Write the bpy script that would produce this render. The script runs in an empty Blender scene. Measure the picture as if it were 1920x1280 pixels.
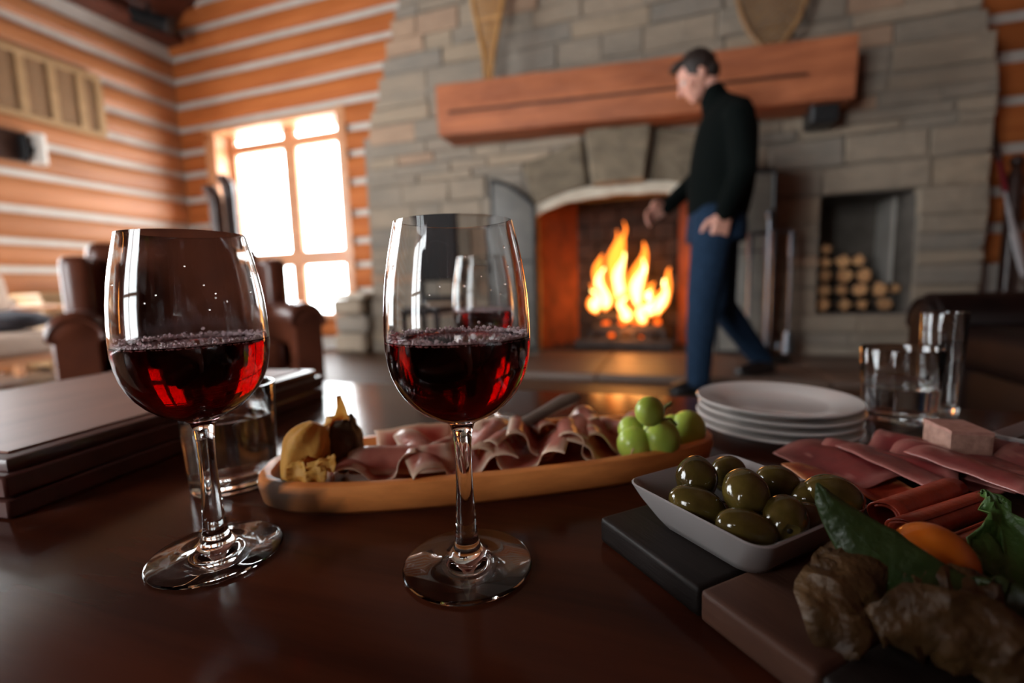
import bpy, bmesh, math, random
from mathutils import Vector, Matrix, Euler, noise

R = random.Random(11)
S = bpy.context.scene
C = S.collection
PI = math.pi
V = Vector

# ------------------------------------------------------------------ camera
FPX, PITCH, ROLL, YAW = 880.0, math.radians(6.68), math.radians(-1.68), math.radians(18.5)
CAM = V((0, 0, .6))
_fh = V((-math.sin(YAW), math.cos(YAW), 0)); _rt = V((math.cos(YAW), math.sin(YAW), 0))
FW = _fh * math.cos(PITCH) + V((0, 0, -math.sin(PITCH)))
_up = _rt.cross(FW)
RT = _rt * math.cos(ROLL) + _up * math.sin(ROLL)
UP = -_rt * math.sin(ROLL) + _up * math.cos(ROLL)
cd = bpy.data.cameras.new('camera'); cam = bpy.data.objects.new('camera', cd); C.objects.link(cam)
cd.sensor_width = 36; cd.lens = FPX / 1920 * 36; cd.clip_start = .01
cd.dof.use_dof = True; cd.dof.focus_distance = .285; cd.dof.aperture_fstop = 3.1
m = Matrix((RT, UP, -FW)).transposed().to_4x4(); m.translation = CAM
cam.matrix_world = m
S.camera = cam

def ray(x, y): return FW + RT * ((x - 960) / FPX) - UP * ((y - 640) / FPX)
def at_z(x, y, z): d = ray(x, y); return CAM + d * ((z - CAM.z) / d.z)
def at_t(x, y, t): return CAM + ray(x, y) * t
def at_y(x, y, Y): d = ray(x, y); return CAM + d * (Y / d.y)

# ------------------------------------------------------------------ view, world, daylight
S.view_settings.view_transform = 'Standard'; S.view_settings.look = 'None'
S.view_settings.gamma = 1; S.view_settings.use_curve_mapping = False
S.view_settings.exposure = 0.4
cy = S.cycles
cy.max_bounces = 14; cy.transmission_bounces = 14; cy.glossy_bounces = 5; cy.diffuse_bounces = 4
cy.transparent_max_bounces = 16; cy.sample_clamp_indirect = 6; cy.blur_glossy = .4
w = bpy.data.worlds.new('overcast_sky'); S.world = w; w.use_nodes = True
bg = w.node_tree.nodes['Background']
bg.inputs['Color'].default_value = (.95, .975, 1.0, 1); bg.inputs['Strength'].default_value = 15.0

def portal(name, loc, rot, sx, sy):
    l = bpy.data.lights.new(name, 'AREA'); l.shape = 'RECTANGLE'; l.size = sx; l.size_y = sy
    l.cycles.is_portal = True
    o = bpy.data.objects.new(name, l); C.objects.link(o); o.location = loc; o.rotation_euler = rot
    return o
# area light shines along its local -Z
portal('portal_back_window', (-4.06, 4.62, 1.35), (-PI / 2, 0, 0), 1.8, 2.2)    # faces -Y
portal('portal_left_window', (-5.75, 1.2, 1.6), (0, -PI / 2, 0), 2.6, 2.2)      # faces +X
portal('portal_front_window', (-2.6, -3.0, 1.45), (PI / 2, 0, 0), 2.0, 2.3)     # faces +Y

# ------------------------------------------------------------------ helpers
def lin(r, g, b):
    f = lambda c: ((c / 255 + .055) / 1.055) ** 2.4 if c > 10 else c / 255 / 12.92
    return (f(r), f(g), f(b))

def mat(name, c1, c2=None, scale=(6, 6, 6), rough=.5, bump=0., bscale=None, metal=0., coat=0., spec=.5, rnd=0., lo=.35, hi=.65,
        detail=5, rvar=0., sss=0., attr=None, ramp=None, trans=0., dist=.01, thin=0.):
    m = bpy.data.materials.new(name); m.use_nodes = True
    nt = m.node_tree; N = nt.nodes; L = nt.links; p = N['Principled BSDF']
    p.inputs['Roughness'].default_value = rough; p.inputs['Metallic'].default_value = metal
    p.inputs['Specular IOR Level'].default_value = spec
    p.inputs['Coat Weight'].default_value = coat; p.inputs['Coat Roughness'].default_value = .08
    p.inputs['Base Color'].default_value = (*c1, 1)
    if trans: p.inputs['Transmission Weight'].default_value = trans
    if sss:
        p.inputs['Subsurface Weight'].default_value = sss; p.inputs['Subsurface Radius'].default_value = (.006, .003, .001)
        p.inputs['Subsurface Scale'].default_value = 1
    tc = N.new('ShaderNodeTexCoord'); mp = N.new('ShaderNodeMapping'); mp.inputs['Scale'].default_value = scale
    L.new(tc.outputs['Object'], mp.inputs['Vector'])
    col = None
    nz = N.new('ShaderNodeTexNoise'); nz.inputs['Scale'].default_value = 1; nz.inputs['Detail'].default_value = detail
    nz.inputs['Roughness'].default_value = .6
    if rnd or ramp:
        oi = N.new('ShaderNodeObjectInfo'); ad = N.new('ShaderNodeVectorMath'); ad.operation = 'ADD'
        sc = N.new('ShaderNodeVectorMath'); sc.operation = 'SCALE'; sc.inputs[0].default_value = (37, 61, 23)
        L.new(oi.outputs['Random'], sc.inputs['Scale']); L.new(mp.outputs[0], ad.inputs[0]); L.new(sc.outputs[0], ad.inputs[1])
        L.new(ad.outputs[0], nz.inputs['Vector'])
    else:
        L.new(mp.outputs[0], nz.inputs['Vector'])
    if c2:
        rp = N.new('ShaderNodeValToRGB'); e = rp.color_ramp.elements
        e[0].position = lo; e[0].color = (*c1, 1); e[1].position = hi; e[1].color = (*c2, 1)
        L.new(nz.outputs[0], rp.inputs[0]); col = rp.outputs[0]
    if ramp:   # per-object colour picked by Object Info random, mixed with the noise
        r2 = N.new('ShaderNodeValToRGB'); r2.color_ramp.interpolation = 'CONSTANT'
        els = r2.color_ramp.elements
        while len(els) < len(ramp): els.new(.5)
        for i, c in enumerate(ramp): els[i].position = i / len(ramp); els[i].color = (*c, 1)
        L.new(oi.outputs['Random'], r2.inputs[0])
        mx = N.new('ShaderNodeMix'); mx.data_type = 'RGBA'; mx.inputs[0].default_value = .62
        if col: L.new(col, mx.inputs[6])
        L.new(r2.outputs[0], mx.inputs[7]); col = mx.outputs[2]
    if rnd:
        hs = N.new('ShaderNodeHueSaturation'); mr = N.new('ShaderNodeMapRange')
        mr.inputs[3].default_value = 1 - rnd; mr.inputs[4].default_value = 1 + rnd
        L.new(oi.outputs['Random'], mr.inputs[0]); L.new(mr.outputs[0], hs.inputs['Value'])
        if col: L.new(col, hs.inputs['Color'])
        else: hs.inputs['Color'].default_value = (*c1, 1)
        col = hs.outputs[0]
    if attr:   # (attribute name, colour): real colour zones of the thing, e.g. fat edge of a slice
        at = N.new('ShaderNodeAttribute'); at.attribute_name = attr[0]
        mx = N.new('ShaderNodeMix'); mx.data_type = 'RGBA'; L.new(at.outputs['Fac'], mx.inputs[0])
        if col: L.new(col, mx.inputs[6])
        else: mx.inputs[6].default_value = (*c1, 1)
        mx.inputs[7].default_value = (*attr[1], 1); col = mx.outputs[2]
    if col: L.new(col, p.inputs['Base Color'])
    if thin:   # light shining through thin matter
        tl = N.new('ShaderNodeBsdfTranslucent'); ms = N.new('ShaderNodeMixShader'); ms.inputs[0].default_value = thin
        if col: L.new(col, tl.inputs[0])
        else: tl.inputs[0].default_value = (*c1, 1)
        L.new(p.outputs[0], ms.inputs[1]); L.new(tl.outputs[0], ms.inputs[2]); L.new(ms.outputs[0], N['Material Output'].inputs['Surface'])
    if rvar:
        mr = N.new('ShaderNodeMapRange'); mr.inputs[3].default_value = max(.02, rough - rvar); mr.inputs[4].default_value = rough + rvar
        L.new(nz.outputs[0], mr.inputs[0]); L.new(mr.outputs[0], p.inputs['Roughness'])
    if bump:
        n2 = nz
        if bscale:
            mp2 = N.new('ShaderNodeMapping'); mp2.inputs['Scale'].default_value = bscale; L.new(tc.outputs['Object'], mp2.inputs['Vector'])
            n2 = N.new('ShaderNodeTexNoise'); n2.inputs['Scale'].default_value = 1; n2.inputs['Detail'].default_value = 4
            L.new(mp2.outputs[0], n2.inputs['Vector'])
        b = N.new('ShaderNodeBump'); b.inputs['Strength'].default_value = bump; b.inputs['Distance'].default_value = dist
        L.new(n2.outputs[0], b.inputs['Height']); L.new(b.outputs[0], p.inputs['Normal'])
    return m

def glass_mat(name, color=(1, 1, 1), ior=1.5, rough=0., absorb=None):
    m = bpy.data.materials.new(name); m.use_nodes = True; nt = m.node_tree; N = nt.nodes
    N.remove(N['Principled BSDF'])
    g = N.new('ShaderNodeBsdfGlass'); g.inputs['Color'].default_value = (*color, 1); g.inputs['IOR'].default_value = ior
    g.inputs['Roughness'].default_value = rough
    nt.links.new(g.outputs[0], N['Material Output'].inputs['Surface'])
    if absorb:
        a = N.new('ShaderNodeVolumeAbsorption'); a.inputs['Color'].default_value = (*absorb[0], 1); a.inputs['Density'].default_value = absorb[1]
        nt.links.new(a.outputs[0], N['Material Output'].inputs['Volume'])
    return m

def pane_mat():
    m = bpy.data.materials.new('window_glass'); m.use_nodes = True; nt = m.node_tree; N = nt.nodes
    N.remove(N['Principled BSDF'])
    t = N.new('ShaderNodeBsdfTransparent'); t.inputs[0].default_value = (.97, .98, .98, 1)
    g = N.new('ShaderNodeBsdfGlossy'); g.inputs['Roughness'].default_value = .02
    mx = N.new('ShaderNodeMixShader'); mx.inputs[0].default_value = .06
    nt.links.new(t.outputs[0], mx.inputs[1]); nt.links.new(g.outputs[0], mx.inputs[2]); nt.links.new(mx.outputs[0], N['Material Output'].inputs[0])
    return m

def emis(name, color, strength, transp=0.):
    m = bpy.data.materials.new(name); m.use_nodes = True; nt = m.node_tree; N = nt.nodes
    N.remove(N['Principled BSDF'])
    e = N.new('ShaderNodeEmission'); e.inputs[0].default_value = (*color, 1); e.inputs[1].default_value = strength
    if transp:
        t = N.new('ShaderNodeBsdfTransparent'); mx = N.new('ShaderNodeMixShader'); mx.inputs[0].default_value = 1 - transp
        nt.links.new(t.outputs[0], mx.inputs[1]); nt.links.new(e.outputs[0], mx.inputs[2]); nt.links.new(mx.outputs[0], N['Material Output'].inputs[0])
    else:
        nt.links.new(e.outputs[0], N['Material Output'].inputs[0])
    return m

# --- mesh building
def BM(): return bmesh.new()

def box(bm, c, s, rot=None, bev=0, seg=1):
    M = Matrix.Translation(V(c)) @ (rot.to_matrix().to_4x4() if rot is not None else Matrix.Identity(4)) @ Matrix.Diagonal((*s, 1))
    r = bmesh.ops.create_cube(bm, size=1, matrix=M); vs = r['verts']
    if bev:
        es = list({e for v in vs for e in v.link_edges})
        r2 = bmesh.ops.bevel(bm, geom=es, offset=bev, segments=seg, affect='EDGES', profile=.6)
        return r2['verts']
    return vs

def rings(bm, rs, caps=True, closed=False):
    rows = [[bm.verts.new(p) for p in r] for r in rs]
    n = len(rows[0])
    for a, b in zip(rows, rows[1:] + ([rows[0]] if closed else [])):
        for i in range(n):
            j = (i + 1) % n
            bm.faces.new((a[i], a[j], b[j], b[i]))
    if caps and not closed:
        bm.faces.new(rows[0][::-1]); bm.faces.new(rows[-1])
    return rows

def tube(bm, pts, rad, seg=10, caps=True, flat=1.0, up=V((0, 0, 1))):
    pts = [V(p) for p in pts]
    if not hasattr(rad, '__len__'): rad = [rad] * len(pts)
    rs = []
    prev = None
    for i, p in enumerate(pts):
        t = (pts[min(i + 1, len(pts) - 1)] - pts[max(i - 1, 0)]).normalized()
        if prev is None:
            a = t.cross(up)
            if a.length < 1e-3: a = t.cross(V((1, 0, 0)))
            a.normalize()
        else:
            a = (prev - t * prev.dot(t)).normalized()
        prev = a; b = t.cross(a)
        rs.append([p + (a * math.cos(k * 2 * PI / seg) + b * (math.sin(k * 2 * PI / seg) * flat)) * rad[i] for k in range(seg)])
    rings(bm, rs, caps)

def capsule(bm, p0, p1, r0, r1, seg=14):
    """tapered limb with round ends"""
    p0 = V(p0); p1 = V(p1); d = (p1 - p0); n = d.normalized() if d.length > 1e-6 else V((0, 0, 1))
    pts, rad = [], []
    for k in range(5):
        a = -PI / 2 + (k + .15) * PI / 2 / 5
        pts.append(p0 + n * math.sin(a) * r0); rad.append(max(1e-4, math.cos(a) * r0))
    for k in range(5):
        a = (k + .0) * PI / 2 / 5 + .02
        pts.append(p1 + n * math.sin(a) * r1); rad.append(max(1e-4, math.cos(a) * r1))
    tube(bm, pts, rad, seg)

def blob(bm, c, r, rot=None, sub=3, amp=0., freq=3., seed=0):
    if not hasattr(r, '__len__'): r = (r, r, r)
    vs = bmesh.ops.create_icosphere(bm, subdivisions=sub, radius=1)['verts']
    q = rot.to_matrix() if rot is not None else Matrix.Identity(3)
    for v in vs:
        p = v.co.copy()
        k = 1 + (amp * noise.noise(p * freq + V((seed, seed * 1.7, 0))) if amp else 0)
        v.co = V(c) + q @ V((p.x * r[0] * k, p.y * r[1] * k, p.z * r[2] * k))
    return vs

def lathe(bm, prof, seg=48, c=(0, 0, 0), closed=False):
    c = V(c)
    rs = [[c + V((max(r, 1e-5) * math.cos(k * 2 * PI / seg), max(r, 1e-5) * math.sin(k * 2 * PI / seg), z)) for k in range(seg)] for r, z in prof]
    rings(bm, rs, caps=not closed, closed=closed)

def prism(bm, poly, y0, y1):
    """polygon in X,Z extruded along Y"""
    rings(bm, [[V((x, y0, z)) for x, z in poly], [V((x, y1, z)) for x, z in poly]])

def mesh_from(name, bm, m, smooth=True):
    bmesh.ops.recalc_face_normals(bm, faces=bm.faces)
    me = bpy.data.meshes.new(name); bm.to_mesh(me); bm.free()
    for mm in (m if isinstance(m, (list, tuple)) else [m]): me.materials.append(mm)
    if smooth:
        me.shade_smooth()
        try: me.set_sharp_from_angle(angle=math.radians(42))
        except Exception: pass
    return me

def pmat(o):
    return Matrix.LocRotScale(o.location, o.rotation_euler, o.scale)

def ob(name, bm, m, parent=None, world=False, smooth=True, label=None, loc=None, rot=None, kind=None):
    if isinstance(bm, bpy.types.Mesh): me = bm
    else:
        if world and parent is not None:
            M = pmat(parent)
            if parent.parent: M = pmat(parent.parent) @ M
            bm.transform(M.inverted())
        me = mesh_from(name, bm, m, smooth)
    o = bpy.data.objects.new(name, me); C.objects.link(o)
    if parent is not None: o.parent = parent
    if loc is not None: o.location = loc
    if rot is not None: o.rotation_euler = rot
    if label: o['label'] = label
    if kind: o['kind'] = kind
    return o

def thing(name, label, cat, loc=(0, 0, 0), rotz=0, group=None):
    o = bpy.data.objects.new(name, None); C.objects.link(o); o.location = loc; o.rotation_euler = (0, 0, rotz)
    o['label'] = label; o['category'] = cat
    if group: o['group'] = group
    o.empty_display_size = .05
    return o

def tag(o, label, cat, group=None):
    o['label'] = label; o['category'] = cat
    if group: o['group'] = group
    return o

def struct(name, bm=None, m=None, **k):
    if bm is None:
        o = bpy.data.objects.new(name, None); C.objects.link(o)
    else: o = ob(name, bm, m, **k)
    o['kind'] = 'structure'
    return o

def dup(root, loc, rotz=0, label=None, rot=None):
    r = root.copy(); C.objects.link(r); r.location = loc; r.rotation_euler = rot if rot is not None else (0, 0, rotz)
    if label: r['label'] = label
    for ch in list(root.children):
        c = ch.copy(); C.objects.link(c); c.parent = r
        for g in list(ch.children):
            d = g.copy(); C.objects.link(d); d.parent = c
    return r

def set_attr(me, name, fn):
    a = me.attributes.new(name, 'FLOAT', 'POINT')
    for i, v in enumerate(me.vertices): a.data[i].value = fn(v.co)

def remeshed(bm, voxel, smooth_it=4):
    """one continuous skin out of overlapping limbs"""
    bmesh.ops.recalc_face_normals(bm, faces=bm.faces)
    me = bpy.data.meshes.new('tmp'); bm.to_mesh(me); bm.free()
    o = bpy.data.objects.new('tmp', me); C.objects.link(o)
    r = o.modifiers.new('r', 'REMESH'); r.mode = 'VOXEL'; r.voxel_size = voxel
    s = o.modifiers.new('s', 'SMOOTH'); s.factor = .5; s.iterations = smooth_it
    dg = bpy.context.evaluated_depsgraph_get(); dg.update()
    out = bpy.data.meshes.new_from_object(o.evaluated_get(dg))
    bpy.data.objects.remove(o); bpy.data.meshes.remove(me)
    b2 = bmesh.new(); b2.from_mesh(out); bpy.data.meshes.remove(out)
    return b2

# ------------------------------------------------------------------ materials
M_LOG = mat('orange_log_wood', (.46, .19, .078), (.35, .13, .05), (1.2, 1.2, 14), .42, .15, rnd=.14, spec=.35)
M_LOG2 = mat('orange_log_wood_matte', (0.4884, 0.1517, 0.0429), (0.3700, 0.1036, 0.0274), (1.2, 1.2, 14), .62, .15, rnd=.14, spec=.12)
M_CHINK = mat('white_chinking', (0.5440, 0.5032, 0.4488), (0.4760, 0.4352, 0.3808), (5, 5, 5), .85, .3)
M_PINE = mat('window_pine', (.62, .30, .14), (.50, .21, .09), (2, 2, 12), .4)
M_STONE = mat('ledge_stone', (.40, .32, .255), (.22, .20, .18), (4, 4, 13), .8, .6, bscale=(14, 14, 40),
              ramp=[(0.311, 0.237, 0.159), (0.264, 0.211, 0.150), (0.414, 0.237, 0.130), (0.356, 0.258, 0.159), (0.212, 0.179, 0.138), (0.356, 0.262, 0.171), (0.294, 0.222, 0.147), (0.437, 0.252, 0.138), (0.253, 0.202, 0.143), (0.333, 0.252, 0.166)], dist=.02)
M_MORTAR = mat('grey_mortar', (0.2720, 0.2320, 0.1880), (0.2160, 0.1840, 0.1520), (20, 20, 20), .95, .3)
M_BIGSTONE = mat('brown_arch_stone', (0.2400, 0.1840, 0.1200), (0.1360, 0.1040, 0.0680), (5, 5, 9), .8, .6, bscale=(18, 18, 18), rnd=.12, dist=.02)
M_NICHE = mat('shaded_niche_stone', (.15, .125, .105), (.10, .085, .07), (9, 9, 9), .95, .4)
M_PALE = mat('pale_limestone', (0.6750, 0.5940, 0.4680), (0.5400, 0.4500, 0.3420), (9, 9, 9), .6, .3)
M_SOOT = mat('sooty_firebrick', (0.0600, 0.0300, 0.0204), (0.0180, 0.0120, 0.0102), (5, 5, 5), .85, .4)
M_MANTEL = mat('mantel_timber', (0.5280, 0.1720, 0.0720), (0.3040, 0.0920, 0.0400), (1.6, 9, 9), .55, .5, spec=.25, bscale=(5, 14, 14), dist=.02)
M_HEARTH = mat('hearth_slab_stone', (.145, .092, .066), (.105, .068, .05), (4, 4, 4), .5, .2)
M_FLOOR = mat('brown_floor_boards', (0.1000, 0.0525, 0.0275), (0.0650, 0.0320, 0.0160), (1.5, 12, 12), .45, .1, rnd=.15, spec=.25)
M_CEIL = mat('dark_red_ceiling_boards', (0.1280, 0.0360, 0.0176), (0.0880, 0.0240, 0.0128), (2, 12, 12), .6, .1, rnd=.1)
M_BLACK = mat('black_metal', (.006, .006, .007), (.01, .01, .01), (20, 20, 20), .7, spec=.2)
M_IRON = mat('wrought_iron', (.045, .047, .05), (.03, .03, .03), (30, 30, 30), .42, metal=.6)
M_STEEL = mat('brushed_steel', (.16, .17, .19), (.11, .115, .13), (30, 30, 4), .33, metal=.9)
M_MESH = mat('smoked_door_glass', (.16, .14, .115), (.10, .09, .075), (6, 6, 6), .3)
M_CANE = mat('light_cane', (.27, .155, .08), (.2, .115, .06), (60, 60, 60), .7, .4, spec=.2)
M_OAK = mat('pale_oak', (.40, .245, .12), (.33, .2, .095), (3, 3, 20), .5, spec=.3)
M_BRICK = mat('red_firebrick', (.30, .075, .03), (.17, .045, .02), (7, 7, 7), .85, .4)
M_BLACKSOOT = mat('black_soot', (.012, .010, .009), None, rough=.95, spec=.1)
M_LEATHER = mat('brown_leather', (.13, .036, .017), (.075, .021, .011), (9, 9, 9), .3, .25, bscale=(120, 120, 120), dist=.002, spec=.6)
M_LEATHER2 = mat('dark_leather', (.010, .0035, .0026), (.006, .0025, .002), (9, 9, 9), .5, .25, bscale=(120, 120, 120), dist=.002, spec=.15)
M_DWOOD = mat('dark_turned_wood', (.06, .028, .02), (.035, .016, .012), (6, 6, 30), .3)
M_RAW = mat('rawhide_and_ash', (.52, .27, .085), (.40, .19, .055), (12, 12, 12), .5)
M_RAW2 = mat('weathered_snowshoe_ash', (.30, .16, .06), (.2, .1, .04), (12, 12, 12), .55)
M_PALEFAB = mat('pale_linen', (.55, .42, .33), (.48, .36, .28), (30, 30, 30), .9)
M_DKFAB = mat('dark_throw_cushion_fabric', (.03, .03, .04), (.05, .05, .06), (30, 30, 30), .9)
M_TABLE = mat('mahogany_table_top', (0.076, 0.0175, 0.0072), (0.038, 0.0093, 0.0045), (2.2, 26, 26), .17, .05, bscale=(6, 220, 220), rvar=.03, spec=.13, dist=.001)
M_BOX = mat('dark_mahogany_box', (0.1000, 0.0300, 0.0200), (0.0560, 0.0180, 0.0140), (4, 20, 20), .30, spec=.55)
M_BOXTOP = mat('veneered_lid', (.26, .105, .065), (.165, .065, .04), (14, 4, 14), .45, spec=.2)
M_TRAY = mat('acacia_tray', (.36, .19, .085), (.22, .105, .045), (22, 3, 22), .42, .1)
M_TRAYDK = mat('dark_tray_band', (.07, .035, .02), (.05, .025, .015), (22, 3, 22), .42)
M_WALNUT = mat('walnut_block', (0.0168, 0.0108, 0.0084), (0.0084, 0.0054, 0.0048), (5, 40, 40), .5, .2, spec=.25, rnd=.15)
M_MAPLE = mat('reddish_board_block', (0.1170, 0.0540, 0.0333), (0.0765, 0.0333, 0.0216), (5, 40, 40), .5, .15, spec=.25, rnd=.1)
M_PORC = mat('white_porcelain', (.80, .77, .74), None, rough=.12, spec=.6)
M_DISH = mat('shaded_white_porcelain', (0.3220, 0.2940, 0.2870), None, rough=.14, spec=.5)  # white porcelain like the plates, darkened so its colour carries the foreground shade
M_OLIVE = mat('green_olive_skin', (.085, .058, .012), (.045, .03, .007), (60, 60, 60), .1, spec=.6, rnd=.2)
M_PIT = mat('olive_pit_hole', (.01, .006, .003), None, rough=.5)
M_GRAPE = mat('green_grape_skin', (.50, .62, .11), (.38, .52, .07), (30, 30, 30), .28, .03, sss=.35, spec=.4)
M_STEMG = mat('grape_stem_green', (.22, .26, .07), (.15, .17, .05), (90, 90, 90), .6)
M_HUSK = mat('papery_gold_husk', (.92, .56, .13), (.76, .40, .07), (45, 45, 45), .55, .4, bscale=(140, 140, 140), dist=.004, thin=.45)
M_HUSK2 = mat('shaded_tan_husk', (.11, .055, .016), (.055, .026, .008), (45, 45, 45), .5, .7, bscale=(110, 110, 110), dist=.006)  # darker copy of the husk, with shade painted into its colour
M_FRUIT = mat('orange_physalis_fruit', (.62, .15, .012), (.55, .11, .008), (40, 40, 40), .15, sss=.15)
M_LEAF = mat('green_leaf', (.034, .062, .014), (.018, .036, .008), (50, 50, 50), .4, .5, bscale=(160, 160, 160), dist=.003)
M_LEAF2 = mat('fresh_green_leaf', (.10, .20, .045), (.05, .12, .025), (50, 50, 50), .35, .5, bscale=(200, 200, 200), dist=.004, thin=.3)
M_HAM = mat('cured_ham', (.76, .29, .21), (.60, .17, .125), (38, 38, 38), .26, .25, bscale=(120, 120, 120), attr=('fat', (.88, .66, .48)), spec=.6, dist=.002, thin=.35)
M_BRES = mat('dark_cured_beef', (.20, .028, .026), (.12, .017, .018), (45, 45, 45), .32, .25, bscale=(120, 120, 120), attr=('fat', (.30, .10, .085)), dist=.002)
M_CHOR = mat('red_chorizo', (.36, .045, .018), (.25, .03, .014), (70, 70, 70), .3, .3, bscale=(160, 160, 160), attr=('fat', (.45, .16, .06)), dist=.002)
M_APRI = mat('dried_apricot', (.72, .27, .04), (.6, .2, .03), (50, 50, 50), .5, .4, sss=.1)
M_PATE = mat('pate_block', (.42, .24, .18), (.30, .16, .12), (160, 160, 160), .65, .6, dist=.002)
M_RELISH = mat('black_relish', (.012, .010, .010), (.025, .02, .018), (80, 80, 80), .25, .5)
M_SKIN = mat('skin', (.74, .38, .28), (.66, .31, .23), (30, 30, 30), .5, sss=.1)
M_HAIR = mat('dark_brown_hair', (.018, .011, .009), (.03, .018, .013), (60, 60, 60), .55, .4)
M_SWEATER = mat('dark_green_knit', (0.0016, 0.0032, 0.0028), (0.0024, 0.0042, 0.0038), (60, 60, 60), .95, .3, spec=.12)
M_JEANS = mat('dark_blue_denim', (0.0165, 0.0375, 0.0750), (0.0105, 0.0248, 0.0510), (40, 40, 40), .9, .3, spec=.15)
M_SHOE = mat('black_shoe_leather', (.010, .009, .009), None, rough=.4)
M_EYE = mat('eye_white', (.7, .68, .65), None, rough=.15)
M_FIREWOOD = mat('split_firewood', (.66, .36, .16), (.42, .2, .085), (9, 9, 9), .8, .4, rnd=.25)
M_BARK = mat('bark', (.09, .055, .035), (.05, .03, .02), (14, 14, 14), .9, .6)
M_CHAR = mat('charred_log', (.03, .022, .018), (.075, .05, .04), (14, 14, 14), .9, .6)
M_RED = mat('red_paint', (.25, .02, .03), None, rough=.4)
M_WHITE = mat('worn_white_paint', (.85, .85, .86), (.7, .7, .72), (10, 10, 10), .5)
M_CREAM = mat('cream_shade', (.62, .58, .52), None, rough=.6)
M_GLASS = glass_mat('clear_glass', (.985, .99, .99), 1.5)
M_WATER = glass_mat('water', (1, 1, 1), 1.33)
M_WINE = glass_mat('red_wine', (1, .93, .93), 1.345, absorb=((.88, .004, .008), 400.0))
M_FROTH = mat('wine_bubbles', (.95, .70, .72), None, rough=.06, trans=.35, spec=.9)
M_PANE = pane_mat()
M_FLAME = emis('flame_orange', (1.0, .20, .018), 3.6, .45)
M_FLAMEIN = emis('flame_yellow', (1.0, .66, .20), 8.0)
M_EMBER = emis('glowing_ember', (1.0, .12, .01), 1.6)

# ================================================================== THE ROOM
XL, XR, YB, YF, FACE = -5.4, 3.4, 4.22, -2.7, 3.90
# floor with separate boards (they run along X)
fl = struct('floor', (lambda b: (box(b, (-1, .5, -.11), (9.2, 8, .16)), b)[1])(BM()), M_FLOOR)
for k in range(26):
    y0 = .62 + k * .14
    if y0 > 4.2: break
    cuts = [-5.4, -3.7 + R.uniform(-.5, .5), -1.8 + R.uniform(-.5, .5), .3 + R.uniform(-.5, .5), 3.4]
    for a, b_ in zip(cuts, cuts[1:]):
        b = BM(); box(b, ((a + b_) / 2, y0, -.015), (b_ - a - .004, .134, .03), bev=.003)
        ob('plank', b, M_FLOOR, fl)

CH = [.08, .34, .60, .873, 1.12, 1.40, 1.71, 1.99, 2.24, 2.50, 2.76, 3.03, 3.27, 3.53, 3.79, 4.05, 4.31]
def log_bm(a, b_, z0, z1, axis, wall, out, bow=.035, seed=0):
    """hewn log with a bowed face; axis 'x' or 'y' = its length, `wall` = plane of the wall, out = direction of the room"""
    bm = BM(); rs = []
    n = max(2, int(abs(b_ - a) / .45))
    for i in range(n + 1):
        s = a + (b_ - a) * i / n
        dz = .012 * noise.noise(V((s * .9, z0 * 3.1, seed))); dw = .010 * noise.noise(V((s * 1.3, z0 * 2.3, seed + 9)))
        prof = []
        for k in range(9):
            u = k / 8; d = bow * (1 - (2 * u - 1) ** 4) + .012
            prof.append((d + dw, z0 + (z1 - z0) * u + dz))
        prof += [(-.05, z1 + dz), (-.05, z0 + dz)]
        rs.append([V((s, wall + out * d, z)) if axis == 'x' else V((wall + out * d, s, z)) for d, z in prof])
    rings(bm, rs)
    return bm

# left wall : white chinked core with a real window opening out of frame (Y -.6..1.7)
b = BM()
for y0, y1, z0, z1 in ((2.3, 4.5, 0, 3.5), (-3.5, .1, 0, 3.5), (.1, 2.3, 0, .30), (.1, 2.3, 2.9, 3.5)):
    box(b, (XL - .12, (y0 + y1) / 2, (z0 + z1) / 2), (.24, y1 - y0, z1 - z0))
wl = struct('wall_left', b, M_CHINK)
for i in range(len(CH) - 1):
    z0, z1 = CH[i] + .034, CH[i + 1] - .034
    if z1 > 3.5: z1 = 3.45
    if z0 > 3.3: break
    spans = [(2.34, 4.2)] if .25 < (z0 + z1) / 2 < 2.95 else [(-2.7, 4.2)]
    if len(spans) == 1 and spans[0][0] > 0: spans.append((-2.7, .06))
    for a, e in spans: ob('log', log_bm(a, e, z0, z1, 'y', XL, 1, seed=i), M_LOG, wl)
b = BM(); box(b, (XL, 2.95, .04), (.03, 2.4, .08)); struct('baseboard_left', b, M_PINE)

# back wall with the window
WX0, WX1, WZ0, WZ1 = -4.90, -3.20, .36, 2.40
b = BM()
for x0, x1, z0, z1 in ((XL - .24, WX0, 0, 3.6), (WX1, -2.3, 0, 3.6), (WX0, WX1, 0, WZ0), (WX0, WX1, WZ1, 3.6), (XL - .24, -1.8, 3.6, 6.6), (1.55, XR + .2, 0, 4.2), (-1.8, XR + .2, 4.2, 6.6)):
    box(b, ((x0 + x1) / 2, YB + .14, (z0 + z1) / 2), (x1 - x0, .28, z1 - z0))
wb = struct('wall_back', b, M_CHINK)
for i in range(len(CH) - 1):
    z0, z1 = CH[i] + .034, CH[i + 1] - .034
    zc = (z0 + z1) / 2
    sp = [(XL, WX0 - .02), (WX1 + .1, -2.35)] if WZ0 - .1 < zc < WZ1 + .02 else [(XL, -1.9)]
    if i == 1: sp = [(XL, -2.35)]; z1 = .345
    for a, e in sp: ob('log', log_bm(a, e, z0, z1, 'x', YB, -1, seed=i + 40), M_LOG2, wb)
    ob('log', log_bm(1.6, 3.4, z0 + .03, z1 + .03, 'x', YB, -1, seed=i + 80), M_LOG2, wb)

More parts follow.
